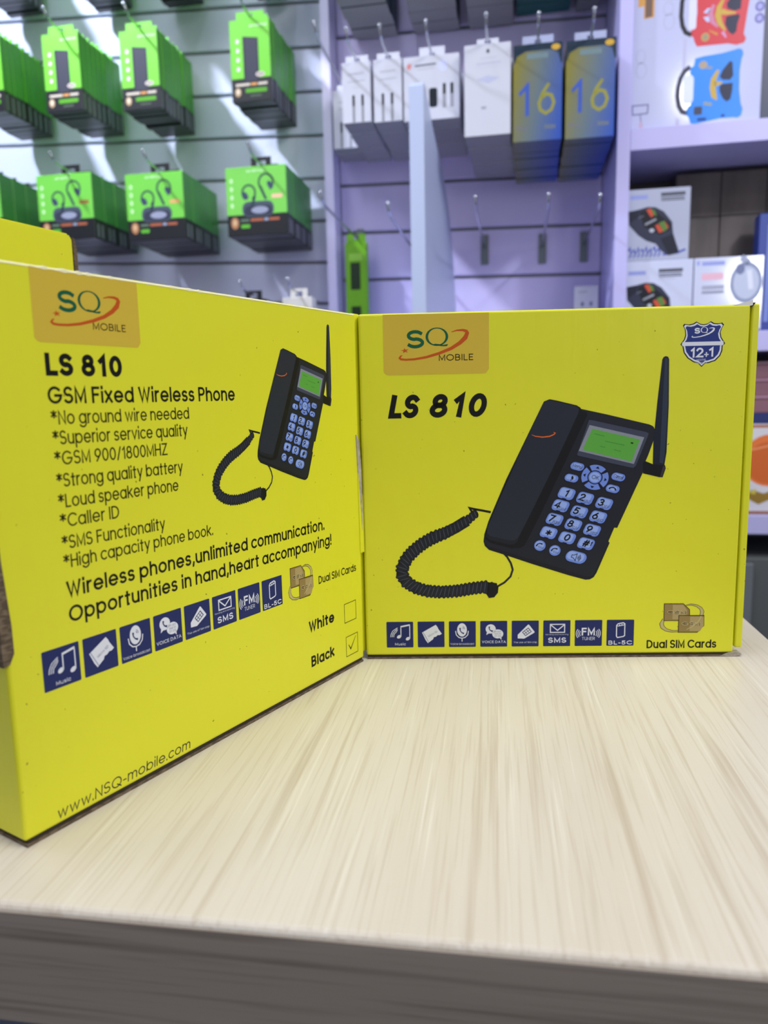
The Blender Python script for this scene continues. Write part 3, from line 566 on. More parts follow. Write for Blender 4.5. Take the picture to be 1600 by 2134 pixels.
# taller carton behind
r = empty('tall_carton', (-.317, .396, TZ), math.radians(63.6), 'plain taller yellow carton behind the box with the feature list', 'box')
bm = bmesh.new()
prism(bm, [(0, .0), (.1992, 0), (.2002, .276), (.1972, .2795), (0, .2800)], 1, 0, .10)
bmesh.ops.bevel(bm, geom=list(bm.edges), offset=.0012, segments=2, affect='EDGES'); build('carton_body', bm, YEL, r)
bm = bmesh.new(); prism(bm, [(.2003, .001), (.2040, .001), (.2042, .268), (.2030, .2765), (.2008, .2775)], 1, .0006, .09)
tag(build('open_side', bm, KRAFT, r), 'raw brown cardboard end', None)

# ================================================================== wall of goods
def W_at(name, u, n, z, label=None, cat=None, group=None): return empty(name, wv(u, n, z), -YAW, label, cat, group)
LAV = mat('lavender_laminate', (192, 188, 234), .38, spec=.4); LAVD = mat('lavender_board', (216, 208, 246), .45)
SLAT = mat('pale_grey_slat', (212, 216, 238), .32, spec=.45); GROOVE = mat('dark_groove', (132, 134, 136), .7)
STEEL = mat('chrome_wire', (190, 194, 204), .18, 1.0); CLEAR = mat('grey_plastic', (120, 130, 126), .3)

def slat_panel(name, u0, u1, z0, z1, first, pitch, tilt, m, label, uc):
    """slatted board; the grooves run level along it, the whole board hung with a slight tilt"""
    r = W_at(name, uc, 0.0, first, label, 'slatwall')
    def skew(bm):
        for v in bm.verts: v.co.z -= tilt * v.co.x
    bm = bmesh.new(); k = -12
    while True:
        a = k * pitch + .0034; b = (k + 1) * pitch - .0034
        if first + a > z1: break
        if first + b > z0: box(bm, u0 - uc, u1 - uc, 0, .011, a, b, 0, .0012, 1)
        k += 1
    skew(bm); build('slats', bm, m, r)
    bm = bmesh.new(); box(bm, u0 - uc, u1 - uc, .0065, .0112, z0 - first, z1 - first); skew(bm); tag(build('backing', bm, GROOVE, r), 'dark groove backing', None)
    return r
slat_panel('slatwall_panel', -1.75, -.3945, .93, 1.99, 1.3620, .0857, .048, SLAT, 'pale grey slatted wall panel behind the green boxes', -.70)
cb = slat_panel('slatwall_panel', -.3740, .1585, .90, 1.95, 1.3025, .0960, .024, LAVD, 'lavender slatted panel in the middle bay with bare hooks', -.10)
# posts and shelves
r = W_at('shelf_post', -.3935, .06, 0, 'narrow lavender upright post between the green goods and the white goods', 'post')
bm = bmesh.new(); box(bm, 0, .0185, 0, .0595, .8515, 2.02, 0, .001); build('upright_board', bm, mat('pale_lavender_post', (226, 222, 252), .38), r)
r = W_at('middle_shelf', -.374, .34, 1.118, 'lavender shelf board across the middle bay behind the yellow boxes', 'shelf')
bm = bmesh.new(); box(bm, 0, .5215, 0, .339, 0, .030, 0, .001); build('shelf_board', bm, LAV, r)
cab = W_at('shelf_unit', .1605, .22, 0, 'lavender open shelf unit holding the tablet box and watch boxes', 'shelf unit')
bm = bmesh.new(); box(bm, -.0015, .0205, 0, .2195, .7605, 2.02, 0, .001); build('side_panel', bm, LAV, cab)
bm = bmesh.new(); box(bm, .80, .815, 0, .2195, .7605, 2.02, 0, .001); build('side_panel', bm, LAV, cab)
for z0, z1 in ((1.4610, 1.4955), (1.1220, 1.1560), (.8040, .8370), (1.99, 2.02)):
    bm = bmesh.new(); box(bm, .0207, .7998, .0005, .2105, z0, z1, 0, .001); build('shelf_board', bm, LAV, cab)
bm = bmesh.new(); box(bm, .0207, .7998, .2110, .2190, .84, 1.985); build('back_panel', bm, mat('brown_back_board', (90, 82, 76), .6), cab)
base = W_at('base_cabinet', -1.75, .215, 0, 'dark grey low cabinet under the wall of goods', 'cabinet')
bm = bmesh.new(); box(bm, 0, 2.75, 0, .2145, .0, .760, 0, .002); build('cabinet_body', bm, mat('dark_grey_laminate', (88, 92, 92), .5), base)
for k in range(5):
    bm = bmesh.new(); box(bm, .04 + .55 * k, .51 + .55 * k, -.012, -.0002, 0.600, .752, 0, .002); d = build('drawer', bm, mat('grey_drawer_front', (104, 110, 112), .45), base)
    bm = bmesh.new(); box(bm, .08 + .55 * k, .47 + .55 * k, -.020, -.0122, .679, .693, 0, .002); build('handle', bm, mat('pale_metal_strip', (150, 152, 172), .35), d)
bm = bmesh.new(); box(bm, 0, 1.900, .02, .2145, .7605, .85, 0, .001); tag(build('plinth', bm, LAVD, base), 'lavender plinth', None)

# white divider fin standing on the middle shelf
fin = W_at('divider_fin', -.1790, .338, 1.1482, 'tall white divider fin with curved back edge standing before the white packs', 'divider'); fin.rotation_euler = (0, 0, -YAW - math.radians(4.4) * -1 * -1)
FP = [(0, 0), (0, .402), (.006, .408), (.020, .400), (.045, .385), (.073, .362), (.105, .345), (.148, .330), (.195, .296), (.240, .252), (.275, .187), (.300, .125), (.315, .07), (.322, 0)]
bm = bmesh.new(); prism(bm, FP, 0, 0, .0245); bmesh.ops.bevel(bm, geom=list(bm.edges), offset=.0008, segments=1, affect='EDGES')
build('fin_board', bm, mat('white_board', (184, 196, 224), .4), fin)

# ------------------------------------------------------------------ hooks
def hook(u, z, length, label, plate=True, group=None):
    r = W_at('display_hook', u, 0, z, label, 'hook', group)
    bm = bmesh.new(); tube(bm, [(0, -.0003, 0), (0, -length * .5, -.001), (0, -length + .03, 0), (0, -length + .012, .004), (0, -length, .014)], .0022)
    build('rod', bm, STEEL, r, True)
    bm = bmesh.new(); bmesh.ops.create_icosphere(bm, subdivisions=2, radius=.0036, matrix=Matrix.Translation((0, -length, .0155))); build('tip', bm, STEEL, r, True)
    if plate:
        bm = bmesh.new(); box(bm, -.0075, .0075, -.006, -.0001, -.034, .024, 0, .001); build('base_plate', bm, CLEAR, r)
    return r
ORD = ['first', 'second', 'third', 'fourth', 'fifth', 'sixth', 'seventh', 'eighth', 'ninth', 'tenth']

def copies(proto, loc, label, group):
    r = proto.copy(); COL.objects.link(r); r.location = loc; r['label'] = label; r['group'] = group
    for ch in list(proto.children):
        if ch.get('front_only'): continue
        c = ch.copy(); COL.objects.link(c); c.parent = r
        for g in ch.children:
            d = g.copy(); COL.objects.link(d); d.parent = c
    return r

def tab(w, h, hole_w, hole_z, hole_h, y, m, root, name='hang_tab', th=.0008):
    """hanging tab above the carton with its slot left open for the wire"""
    x0 = -w / 2
    bm = bmesh.new()
    box(bm, x0, -hole_w / 2, y, y + th, -.0005, h); box(bm, hole_w / 2, w / 2, y, y + th, -.0005, h)
    box(bm, -hole_w / 2, hole_w / 2, y, y + th, hole_z + hole_h, h)
    if hole_z > .001: box(bm, -hole_w / 2, hole_w / 2, y, y + th, -.0005, hole_z)
    return build(name, bm, m, root)

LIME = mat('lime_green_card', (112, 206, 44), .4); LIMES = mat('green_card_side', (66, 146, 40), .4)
NIGHT = mat('black_card', (20, 22, 26), .35); STRIPE = mat('grey_stripe_print', (110, 112, 122), .5)
GINK = (236, 250, 228)

def power_box(loc):
    """slim carton: lime front and sides, black foot with a grey stripe on the flank"""
    w, t, h, b = .078, .0162, .142, .040
    r = empty('power_bank_box', loc, -YAW, None, 'box')
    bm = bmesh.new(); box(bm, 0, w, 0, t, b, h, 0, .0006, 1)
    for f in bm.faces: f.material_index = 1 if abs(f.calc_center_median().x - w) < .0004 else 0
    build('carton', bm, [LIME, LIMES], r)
    bm = bmesh.new(); box(bm, 0, w, 0, t, 0, b, 0, .0006, 1); box(bm, w, w + .0002, .005, .011, .004, .034, 1); build('black_foot', bm, [NIGHT, STRIPE], r)
    tb = tab(.054, .016, .012, .004, .008, t * .4, LIME, r); tb.location = (w / 2, 0, h)
    return r
def power_print(r):
    a = Art(lambda x, z: (x, z))
    a.text('oraimo', 39, 128, 34, 5.2, GINK, 0, .02); a.lay = 0
    a.poly([(25, 34), (25, 113), (55, 109), (55, 34)], (46, 48, 58)); a.up(); a.poly([(30, 36), (30, 110), (52, 107), (52, 36)], (56, 58, 70))
    for k in range(4): a.poly([(11, 55 + 16 * k), (16, 53 + 16 * k), (18, 59 + 16 * k), (13, 62 + 16 * k)], GINK)
    a.up(); a.ell(57, 46, 9, 4.6, (206, 196, 186)); a.up(); a.stroke([(51, 46), (63, 46.5)], 2, (120, 100, 90))
    a.rect(8, 27.5, 36, 32, (206, 196, 176)); a.rect(38, 27.5, 50, 32, (214, 150, 80)); a.rect(52, 27.5, 70, 32, (206, 196, 176))
    a.ell(12, 17, 6.2, 8, (176, 150, 110)); a.up(); a.ell(12, 18, 3.6, 4.6, (220, 206, 180)); a.rrect(27, 15, 69, 22.5, 2, (84, 160, 30)); a.rect(36, 8.5, 58, 10.5, (90, 110, 84))
    p = a.build('printed_marking', r); p['front_only'] = 1
    # the word on top of the front sits centred
    return p
ROWP = 'green power bank boxes hanging on the slatted wall'
def power_stack(u, z, n_front, where, group, count=9, front=True):
    pitch = .0176
    hook(u + .039, z + .142 + .0082, n_front + .045, 'wire hook carrying the ' + where, False)
    p = power_box(wv(u, n_front, z)); tag(p, 'green power bank box, foremost in the ' + where, 'box', group)
    for k in range(1, count):
        copies(p, wv(u + random.uniform(-.0012, .0012), n_front - pitch * k, z + random.uniform(-.0025, .0015) + .0008 * k * .3),
               'green power bank box, %s from front, %s' % (ORD[k], where), group)
    if front: power_print(p)
ZP = (1.640, 1.6285, 1.6180, 1.6135)
for i, (u, wn) in enumerate(((-1.0930, 'far left stack, middle green row'), (-.9235, 'stack left of centre, middle green row'), (-.7600, 'stack right of centre, middle green row'), (-.5370, 'stack beside the post, middle green row'))):
    power_stack(u, ZP[i], .18, wn, ROWP)
for i, (u, wn) in enumerate(((-1.0930, 'far left stack, top row'), (-.8860, 'stack left of centre, top row'), (-.7270, 'stack right of centre, top row'), (-.5300, 'stack beside the post, top row'))):
    power_stack(u, ZP[i] + .250, .18, wn, 'green power bank boxes of the cut off top row', 9, False)

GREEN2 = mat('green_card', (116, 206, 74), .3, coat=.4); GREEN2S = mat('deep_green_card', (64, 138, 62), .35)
def earbud_box(loc):
    w, t, h, b = .1205, .0405, .125, .038
    r = empty('earbud_box', loc, -YAW, None, 'box')
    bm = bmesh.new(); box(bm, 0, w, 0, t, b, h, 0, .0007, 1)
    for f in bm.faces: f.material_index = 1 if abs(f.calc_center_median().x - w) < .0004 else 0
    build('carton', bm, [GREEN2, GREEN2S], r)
    bm = bmesh.new(); box(bm, 0, w, 0, t, 0, b, 0, .0007, 1)
    for y in (.009, .024): box(bm, w, w + .0002, y, y + .008, .004, .030, 1)
    build('black_foot', bm, [NIGHT, STRIPE], r)
    tb = tab(.040, .022, .018, .002, .013, t * .5, NIGHT, r); tb.location = (w * .54, 0, h)
    return r
def earbud_print(r, sticker):
    a = Art()
    a.text('oraimo', 42, 115, 34, 4.6, GINK, 0, .02)
    for k in range(4): a.ell(11, 56 + 15 * k, 3.4, 4.4, (190, 236, 170))
    for cx, cz, s in ((45, 78, 1.), (80, 95, 1.1)):
        a.lay = 0; a.stroke([(cx + 13 * s * math.cos(t), cz + 14 * s * math.sin(t)) for t in (math.radians(-60 + i * 27) for i in range(12))], 3.6, (44, 66, 70))
        a.stroke([(cx + 12 * s, cz - 6), (cx + 5, cz - 28 * s)], 5, (44, 66, 76)) if s == 1 else a.stroke([(cx - 11 * s, cz - 6), (cx - 1, cz - 28 * s)], 5, (44, 66, 76))
        a.up(); a.ell(cx - 7 if s == 1 else cx + 8, cz - 5, 5, 8, (60, 72, 96), .6)
    a.lay = 0; a.rrect(31, 34, 94, 62, 12, (72, 84, 96)); a.up(); a.rrect(35, 36, 90, 54, 8, (50, 56, 72)); a.up(); a.ell(66, 46, 17, 6.5, (150, 156, 176))
    a.lay = 0; a.ell(15, 24, 8, 11, (170, 120, 80)); a.up(); a.ell(15, 25, 4, 6, (206, 172, 130)); a.rrect(27, 14, 45, 21, 2, (92, 176, 50)); a.rect(27, 26, 44, 31, (90, 110, 92)); a.rect(47, 26, 72, 31, (170, 96, 66)); a.rect(74, 26, 82, 31, (150, 160, 180)); a.rect(84, 26, 104, 31, (170, 96, 66))
    a.up(); a.rrect(90, 66, 112, 73, 3, sticker)
    p = a.build('printed_marking', r); p['front_only'] = 1
EB = 'green earbud boxes hanging below the power banks'
for i, (u, z, wn, st) in enumerate(((-1.158, 1.398, 'far left stack, earbud row', (190, 150, 90)), (-.9545, 1.3850, 'earbud stack left of centre', (150, 110, 60)), (-.7625, 1.3735, 'earbud stack right of centre', (226, 170, 110)), (-.5550, 1.3700, 'earbud stack beside the post', (246, 196, 160)))):
    hook(u + .065, z + .125 + .0105, .235, 'wire hook carrying the ' + wn, False)
    p = earbud_box(wv(u, .19, z)); tag(p, 'green earbud box, foremost of the ' + wn, 'box', EB)
    for k in range(1, 4): copies(p, wv(u + random.uniform(-.001, .001), .19 - .0425 * k, z + random.uniform(-.001, .001)), 'green earbud box, %s from front, %s' % (ORD[k], wn), EB)
    earbud_print(p, st)
# lowest row, mostly hidden by the yellow boxes
for u, z, m, col, lab in ((-.548, 1.163, NIGHT, 'black', 'black box on the lowest hook, its top just above the yellow carton'), (-.455, 1.163, mat('cream_card', (206, 204, 196), .5), 'cream', 'cream box on the lowest hook beside the post')):
    hook(u + .03, z + .0905 + .0095, .235, 'wire hook carrying the lowest ' + col + ' box', False)
    r = W_at('accessory_box', u, .18, z, lab, 'box'); bm = bmesh.new(); box(bm, 0, .06, 0, .03, 0, .09, 0, .0008, 1); build('carton', bm, m, r)
    tb = tab(.034, .018, .014, .003, .010, .014, m, r); tb.location = (.03, 0, .0904)

# ------------------------------------------------------------------ middle bay
WHITE = mat('white_card', (204, 206, 216), .35); GREYS = mat('grey_card_edge', (150, 150, 152), .5); TEALD = mat('dark_teal_edge', (34, 66, 78), .5); TEAL = mat('teal_card', (24, 104, 100), .4)
def white_pack(loc, w, h, t, tabw, name='cable_pack', m=WHITE, foot=GREYS, tabm=None, tabh=.014):
    r = empty(name, loc, -YAW, None, 'pack')
    bm = bmesh.new(); box(bm, 0, w, 0, t, 0, h, 0, .0005, 1)
    for f in bm.faces: f.material_index = 1 if f.calc_center_median().z < .0004 else 0
    build('carton', bm, [m, foot], r)
    tb = tab(tabw, tabh, .010, .002, .0085, t * .4, tabm or m, r); tb.location = (w / 2, 0, h)
    return r
def cable_print(r, w, h, plugs, x0, x1):
    a = Art()
    a.stroke([(w * .22, h * .80), (w * .78, h * .81)], 2.0, (170, 174, 182)); a.stroke([(w * .2, h * .68), (w * .82, h * .69)], 2.2, (178, 182, 188)); a.stroke([(w * .36, h * .58), (w * .6, h * .58)], 1.8, (190, 194, 200))
    for x in plugs:
        a.stroke([(x, 1), (x, h * .30)], 4.6, (140, 142, 150)); a.up(); a.rrect(x - 2.2, h * .28, x + 2.2, h * .46, 1, (24, 28, 30)); a.lay -= 1
    p = a.build('printed_marking', r); p['front_only'] = 1
def white_stack(u, z, w, h, t, n_front, count, where, group, tabw, name='cable_pack', printer=None, length=.32, step=0., hookit=True, **kw):
    th = kw.get('tabh', .014)
    if hookit: hook(u + w / 2, z + h + .0060, length, 'wire hook carrying the ' + where, False)
    p = white_pack(wv(u, n_front, z), w, h, t, tabw, name, **kw); tag(p, kw_label[name] + ', foremost in the ' + where, 'pack', group)
    for k in range(1, count):
        copies(p, wv(u + random.uniform(-.0012, .0012) + step * (k / count), n_front - (t + .0014) * k, z + random.uniform(-.0012, .0012)), '%s, %s from front, %s' % (kw_label[name], ORD[k], where), group)
    if printer: printer(p)
    return p
kw_label = {'cable_pack': 'slim white cable pack', 'charger_pack': 'white charger pack with red mark', 'cable_box': 'long white cable box', 'phone_case_box': 'olive and blue phone case box', 'accessory_pack': 'white pack seen from below', 'teal_pack': 'teal pack seen from below'}
CG = 'white cable packs on the middle hooks'
white_stack(-.3085, 1.5335, .0505, .099, .026, .25, 8, 'left slim cable stack', CG, .040, printer=lambda p: cable_print(p, 50.5, 99, (20, 36), 0, 0))
white_stack(-.2525, 1.5310, .0495, .101, .026, .25, 8, 'right slim cable stack', CG, .040, printer=lambda p: cable_print(p, 49.5, 101, (16, 32), 0, 0))
white_stack(-.3620, 1.5420, .0490, .106, .026, .10, 3, 'low cable stack half behind the others', CG, .036, printer=lambda p: cable_print(p, 49, 106, (16, 34), 0, 0))
def charger_print(p):
    a = Art(); a.ell(10, 88, 3.2, 5.2, (214, 74, 60), -.25); a.up(); a.stroke([(8.6, 84), (11.4, 92)], 1.2, (240, 226, 222)); a.lay = 0
    a.stroke([(20, 88), (56, 89)], 3, (110, 112, 124)); a.stroke([(24, 82), (54, 83)], 2, (186, 188, 196)); a.ell(68, 85, 7.5, 9, (208, 214, 246))  # the pale oval is a highlight painted into the print
    a.rrect(44, 20, 58, 51, 4, (26, 34, 42)); a.rect(30, 56, 35, 60, (60, 64, 80))
    for x in (70, 83): a.stroke([(x, 18), (x, 42)], 6, (150, 152, 162)); a.up(); a.rrect(x - 2.6, 40, x + 2.6, 57, 1, (28, 32, 36)); a.lay = 0
    q = a.build('printed_marking', p); q['front_only'] = 1
white_stack(-.2000, 1.5275, .0955, .103, .040, .25, 5, 'charger stack behind the white fin', 'white charger packs', .044, 'charger_pack', charger_print, tabh=.020)
def tall_print(p):
    a = Art(); a.ell(39, 131, 2.6, 3.2, (70, 72, 80)); a.stroke([(26, 120), (54, 121)], 2.5, (196, 198, 210)); a.stroke([(20, 112), (60, 113)], 3.2, (190, 192, 206)); a.stroke([(20, 107), (58, 107)], 2, (200, 202, 214))
    a.poly([(19, 88), (38, 94), (58, 89), (40, 81)], (186, 190, 214)); a.rect(28, 42, 36, 46, (150, 154, 170)); a.stroke([(31, 20), (31, 42)], 2.4, (204, 206, 220)); a.stroke([(46, 18), (46, 40)], 2.4, (204, 206, 220))
    q = a.build('printed_marking', p); q['front_only'] = 1
white_stack(-.0945, 1.4880, .0765, .1425, .029, .27, 8, 'tall white stack beside the olive boxes', 'long white cable boxes', .036, 'cable_box', tall_print, tabh=.0125, step=.006)

def case_card(name, w, h):
    """printed card: olive at the left running into blue at the right, dark band across the top"""
    m = mat(name, (96, 98, 60), .38); N, L = nodes(m); b = N['Principled BSDF']; tc = N.new('ShaderNodeTexCoord'); sx = N.new('ShaderNodeSeparateXYZ')
    L.new(tc.outputs['Object'], sx.inputs[0])
    ad = N.new('ShaderNodeMath'); ad.operation = 'MULTIPLY_ADD'; ad.inputs[1].default_value = -.18; L.new(sx.outputs['Z'], ad.inputs[0]); L.new(sx.outputs['X'], ad.inputs[2])
    mr = N.new('ShaderNodeMapRange'); mr.inputs['From Min'].default_value = -.028; mr.inputs['From Max'].default_value = w; L.new(ad.outputs[0], mr.inputs['Value'])
    rp = N.new('ShaderNodeValToRGB'); L.new(mr.outputs[0], rp.inputs[0]); e = rp.color_ramp.elements
    e[0].color = (*lin((128, 122, 44)), 1); e[0].position = .12; e[1].color = (*lin((34, 76, 168)), 1); e[1].position = .95
    x = e.new(.5); x.color = (*lin((96, 112, 118)), 1)
    L.new(rp.outputs[0], b.inputs['Base Color']); return m
CASE = case_card('olive_blue_card', .079, .15); CASEF = case_card('olive_blue_card_foot', .079, .15)
def case_print(p):
    a = Art(); DT = (28, 48, 66)
    a.poly([(.3, 118), (6, 132), (20, 139), (60, 139), (72, 134), (76, 118), (78.7, 118), (78.7, 149.6), (.3, 149.6)], DT); a.up()
    a.ell(68, 142, 7.2, 4.6, (206, 164, 60)); a.rect(22, 127, 56, 135, (112, 134, 138))
    a.lay = 0
    a.poly([(9, 76), (24, 92), (26, 92), (26, 40), (20, 40), (20, 80), (11, 71)], (58, 88, 176))
    a.stroke([(58, 88), (48, 74), (42, 58), (44, 48), (53, 42), (62, 47), (66, 58), (62, 69), (54, 72), (46, 66)], 5, (148, 146, 56))
    a.text('Pro', 6, 18, 17, 7, (120, 112, 150)); a.text('Max', 52, 18, 17, 7, (150, 146, 60))
    q = a.build('printed_marking', p); q['front_only'] = 1
WT = mat('clear_hang_tab', (168, 176, 206), .3)
white_stack(-.0140, 1.4730, .0790, .1500, .029, .27, 8, 'stack beside the white boxes', 'olive and blue phone case boxes', .050, 'phone_case_box', case_print, m=CASE, foot=CASEF, tabm=WT, tabh=.0165, step=.003)
white_stack(.0705, 1.4712, .0775, .1495, .029, .27, 8, 'stack beside the right post', 'olive and blue phone case boxes', .050, 'phone_case_box', case_print, m=CASE, foot=CASEF, tabm=WT, tabh=.0165)
for u, w, z, nm, mm, wn in ((-.335, .089, 1.778, 'accessory_pack', WHITE, 'top stack at far left'), (-.212, .090, 1.776, 'accessory_pack', WHITE, 'top stack second from left'), (-.101, .085, 1.774, 'accessory_pack', WHITE, 'top stack third from left'), (-.010, .100, 1.788, 'teal_pack', TEAL, 'teal top stack'), (.1015, .040, 1.783, 'accessory_pack', WHITE, 'top stack by the right post')):
    white_stack(u, z, w if nm == 'teal_pack' else (w if w > .05 else .042), .12, .040, .215, 5, wn, 'packs of the cut off top row', .03, nm, m=TEALD if nm == 'accessory_pack' else TEAL, foot=GREYS if nm == 'accessory_pack' else TEAL, length=.25)

# bare hooks and the last goods of the lower rows
for u, z, l, lab in ((-.215, 1.356, .345, 'bare wire hook left of the white fin'), (-.073, 1.359, .335, 'bare wire hook just right of the white fin'), (.043, 1.355, .335, 'bare wire hook second from the right post'), (.1245, 1.354, .315, 'bare wire hook nearest the right post')): hook(u, z, l, lab)
hook(-.334, 1.3865 + .0005, .325, 'wire hook carrying the narrow green pack', True)
r = W_at('green_pack', -.3575, .05, 1.1530, 'narrow bright green hanging pack with dark windows beside the post', 'pack')
bm = bmesh.new(); box(bm, 0, .0455, 0, .016, 0, .222, 0, .001, 1); build('carton', bm, mat('acid_green_card', (116, 186, 24), .35), r)
for z0, z1 in ((.128, .182), (.040, .094)):
    bm = bmesh.new(); box(bm, .011, .031, -.0012, -.0001, z0, z1, 0, .0008, 1); tag(build('window', bm, mat('dark_window', (24, 52, 22), .25), r), 'dark window of the pack', None)
bm = bmesh.new(); box(bm, .008, .036, -.0008, -.0001, .186, .200); build('title_strip', bm, mat('lime_strip', (150, 214, 70), .4), r)
tb = tab(.040, .018, .010, .007, .010, .006, mat('acid_green_card', (116, 186, 24), .35), r); tb.location = (.023, 0, .222)
r = W_at('earphone_box', .1015, .10, 1.1483, 'small white box with two dark marks on the middle shelf', 'box')
bm = bmesh.new(); box(bm, 0, .044, 0, .03, 0, .1115, 0, .001, 1); build('carton', bm, WHITE, r)
a = Art(); a.stroke([(8, 100), (24, 101)], 2, (160, 162, 170))
for x in (15, 31): a.ell(x, 78, 3, 4.6, (120, 124, 150))
a.build('dark_marking', r)

# ------------------------------------------------------------------ goods in the shelf unit
SHF = 1.4957
r = W_at('tablet_box', .1822, .205, SHF, 'large white box printed with a red and a blue toy tablet', 'box')
TBOX = mat('glossy_white_card', (196, 200, 230), .12, spec=.6, coat=1.)
bm = bmesh.new(); box(bm, 0, .2050, 0, .12, 0, .280, 0, .001, 1); build('carton', bm, TBOX, r)
a = Art(lambda x, y: ((x - 150) * .1500, (1338 - y) * .1520)); RED = (206, 66, 74); BLU = (58, 140, 232); LOBE = (40, 42, 66); GOLD = (198, 166, 70)
a.poly([(200, -280), (372, -280), (372, 0), (372, 180), (262, 192), (262, 60), (200, 66)], (214, 158, 84)); a.up(); a.poly([(272, -280), (352, -280), (352, 170), (276, 180)], (120, 96, 84)); a.lay = 0
for y in (60, 640):
    for q in ((520, y + 50, 50, 70), (530, y + 180, 55, 80)) if y == 60 else ((240, 570, 50, 70), (250, 710, 55, 80)): a.stroke([(q[0] + q[2] * math.cos(t), q[1] + q[3] * math.sin(t)) for t in (i * .4488 for i in range(14))], 14, (178, 182, 208), True)
a.stroke([(165, 1070), (335, 1070), (330, 1160), (170, 1165)], 12, (92, 94, 140), True); a.stroke([(250, 1165), (262, 1240)], 10, (110, 110, 150)); a.ell(262, 1280, 22, 44, (196, 172, 196))
a.stroke([(705, 430), (705, 760)], 34, (188, 186, 214)); a.stroke([(655, 1240), (650, 1330)], 34, (186, 182, 208))
a.up()
a.stroke([(752, -170), (690, -70), (660, 60), (655, 200), (672, 300), (710, 370), (770, 400)], 46, (34, 36, 46))
a.poly([(800, -280), (1375, -280), (1368, 0), (1340, 200), (1310, 440), (1336, 490), (1316, 530), (1240, 545), (1150, 522), (830, 522), (803, 470), (792, 430), (765, 405), (765, 352), (806, 340), (822, 180), (812, 20)], RED); a.up()
a.rrect(735, 14, 815, 346, 30, (216, 218, 240))
a.poly([(1200, 22), (1245, -8), (1276, 40), (1266, 190), (1205, 204), (1130, 172), (1120, 120)], LOBE); a.poly([(1120, 250), (1250, 238), (1262, 262), (1240, 330), (1232, 410), (1195, 440), (1152, 404), (1112, 325)], LOBE)
a.stroke([(1090, 70), (1046, 150), (1036, 230), (1060, 310), (1120, 390)], 52, GOLD, taper=[.4, 1, 1.2, 1, .3]); a.stroke([(1070, 196), (1130, 214), (1220, 222)], 44, GOLD, taper=[1.4, .9, .4])
a.stroke([(990, 120), (955, 200), (985, 290), (1040, 350)], 46, (202, 130, 160), taper=[.6, 1.2, 1, .3]); a.poly([(885, 190), (925, 150), (955, 150), (945, 205)], (190, 204, 240)); a.poly([(885, 235), (945, 230), (950, 290), (920, 280)], (190, 204, 240))
a.ell(915, 435, 44, 44, (190, 150, 90)); a.up(); a.ell(915, 435, 24, 28, (150, 146, 120)); a.lay -= 1; a.stroke([(950, 372), (1040, 420)], 26, (206, 140, 66), taper=[.4, 1]); a.stroke([(1090, 400), (1130, 460)], 34, (206, 150, 190), taper=[1, .5]); a.stroke([(950, 40), (1050, 10)], 26, (206, 140, 66))
for y in (70, 186, 302): a.ell(1462, y, 48, 50, (96, 92, 160)); a.up(); a.ell(1462, y, 30, 32, (160, 160, 214) if y > 80 else (226, 228, 244)); a.lay -= 1
a.lay = 1
a.stroke([(770, 720), (712, 760), (672, 830), (650, 920), (645, 1010), (662, 1110), (700, 1175), (760, 1195)], 48, (62, 64, 80))
a.poly([(820, 640), (905, 625), (1100, 612), (1215, 592), (1265, 580), (1304, 596), (1316, 640), (1300, 690), (1286, 800), (1290, 1000), (1312, 1140), (1334, 1195), (1322, 1262), (1285, 1285), (1240, 1276), (1100, 1276), (950, 1298), (830, 1316), (792, 1300), (772, 1240), (742, 1200), (748, 1150), (790, 1100), (802, 1000), (792, 880), (768, 790), (772, 735), (808, 712)], BLU); a.up()
a.rrect(700, 800, 812, 1100, 50, (220, 226, 246))
a.poly([(1180, 700), (1208, 712), (1222, 850), (1190, 890), (1112, 882), (1080, 850), (1112, 780)], LOBE); a.poly([(1105, 925), (1220, 922), (1218, 1000), (1204, 1085), (1165, 1110), (1122, 1072), (1086, 1000), (1082, 950)], LOBE)
a.stroke([(1065, 780), (1020, 870), (1012, 950), (1030, 1040), (1060, 1080)], 56, GOLD, taper=[.5, 1, 1.1, 1, .3]); a.stroke([(1030, 920), (1110, 912)], 40, GOLD, taper=[1.4, .5])
a.ell(905, 715, 44, 40, (176, 158, 130)); a.stroke([(940, 745), (1000, 750)], 24, (150, 150, 140)); a.stroke([(925, 1105), (1010, 1125)], 30, (150, 156, 140)); a.rrect(825, 1135, 912, 1220, 16, (66, 70, 92)); a.rect(865, 1255, 955, 1285, (22, 60, 130)); a.rect(1112, 1235, 1150, 1262, (22, 60, 130))
a.build('printed_marking', r)
r = W_at('navy_box', .3905, .19, SHF, 'dark navy box on the top shelf beside the toy tablet box', 'box')
bm = bmesh.new(); box(bm, 0, .09, 0, .11, 0, .24, 0, .001, 1); build('carton', bm, mat('dark_navy_card', (38, 46, 72), .4), r)

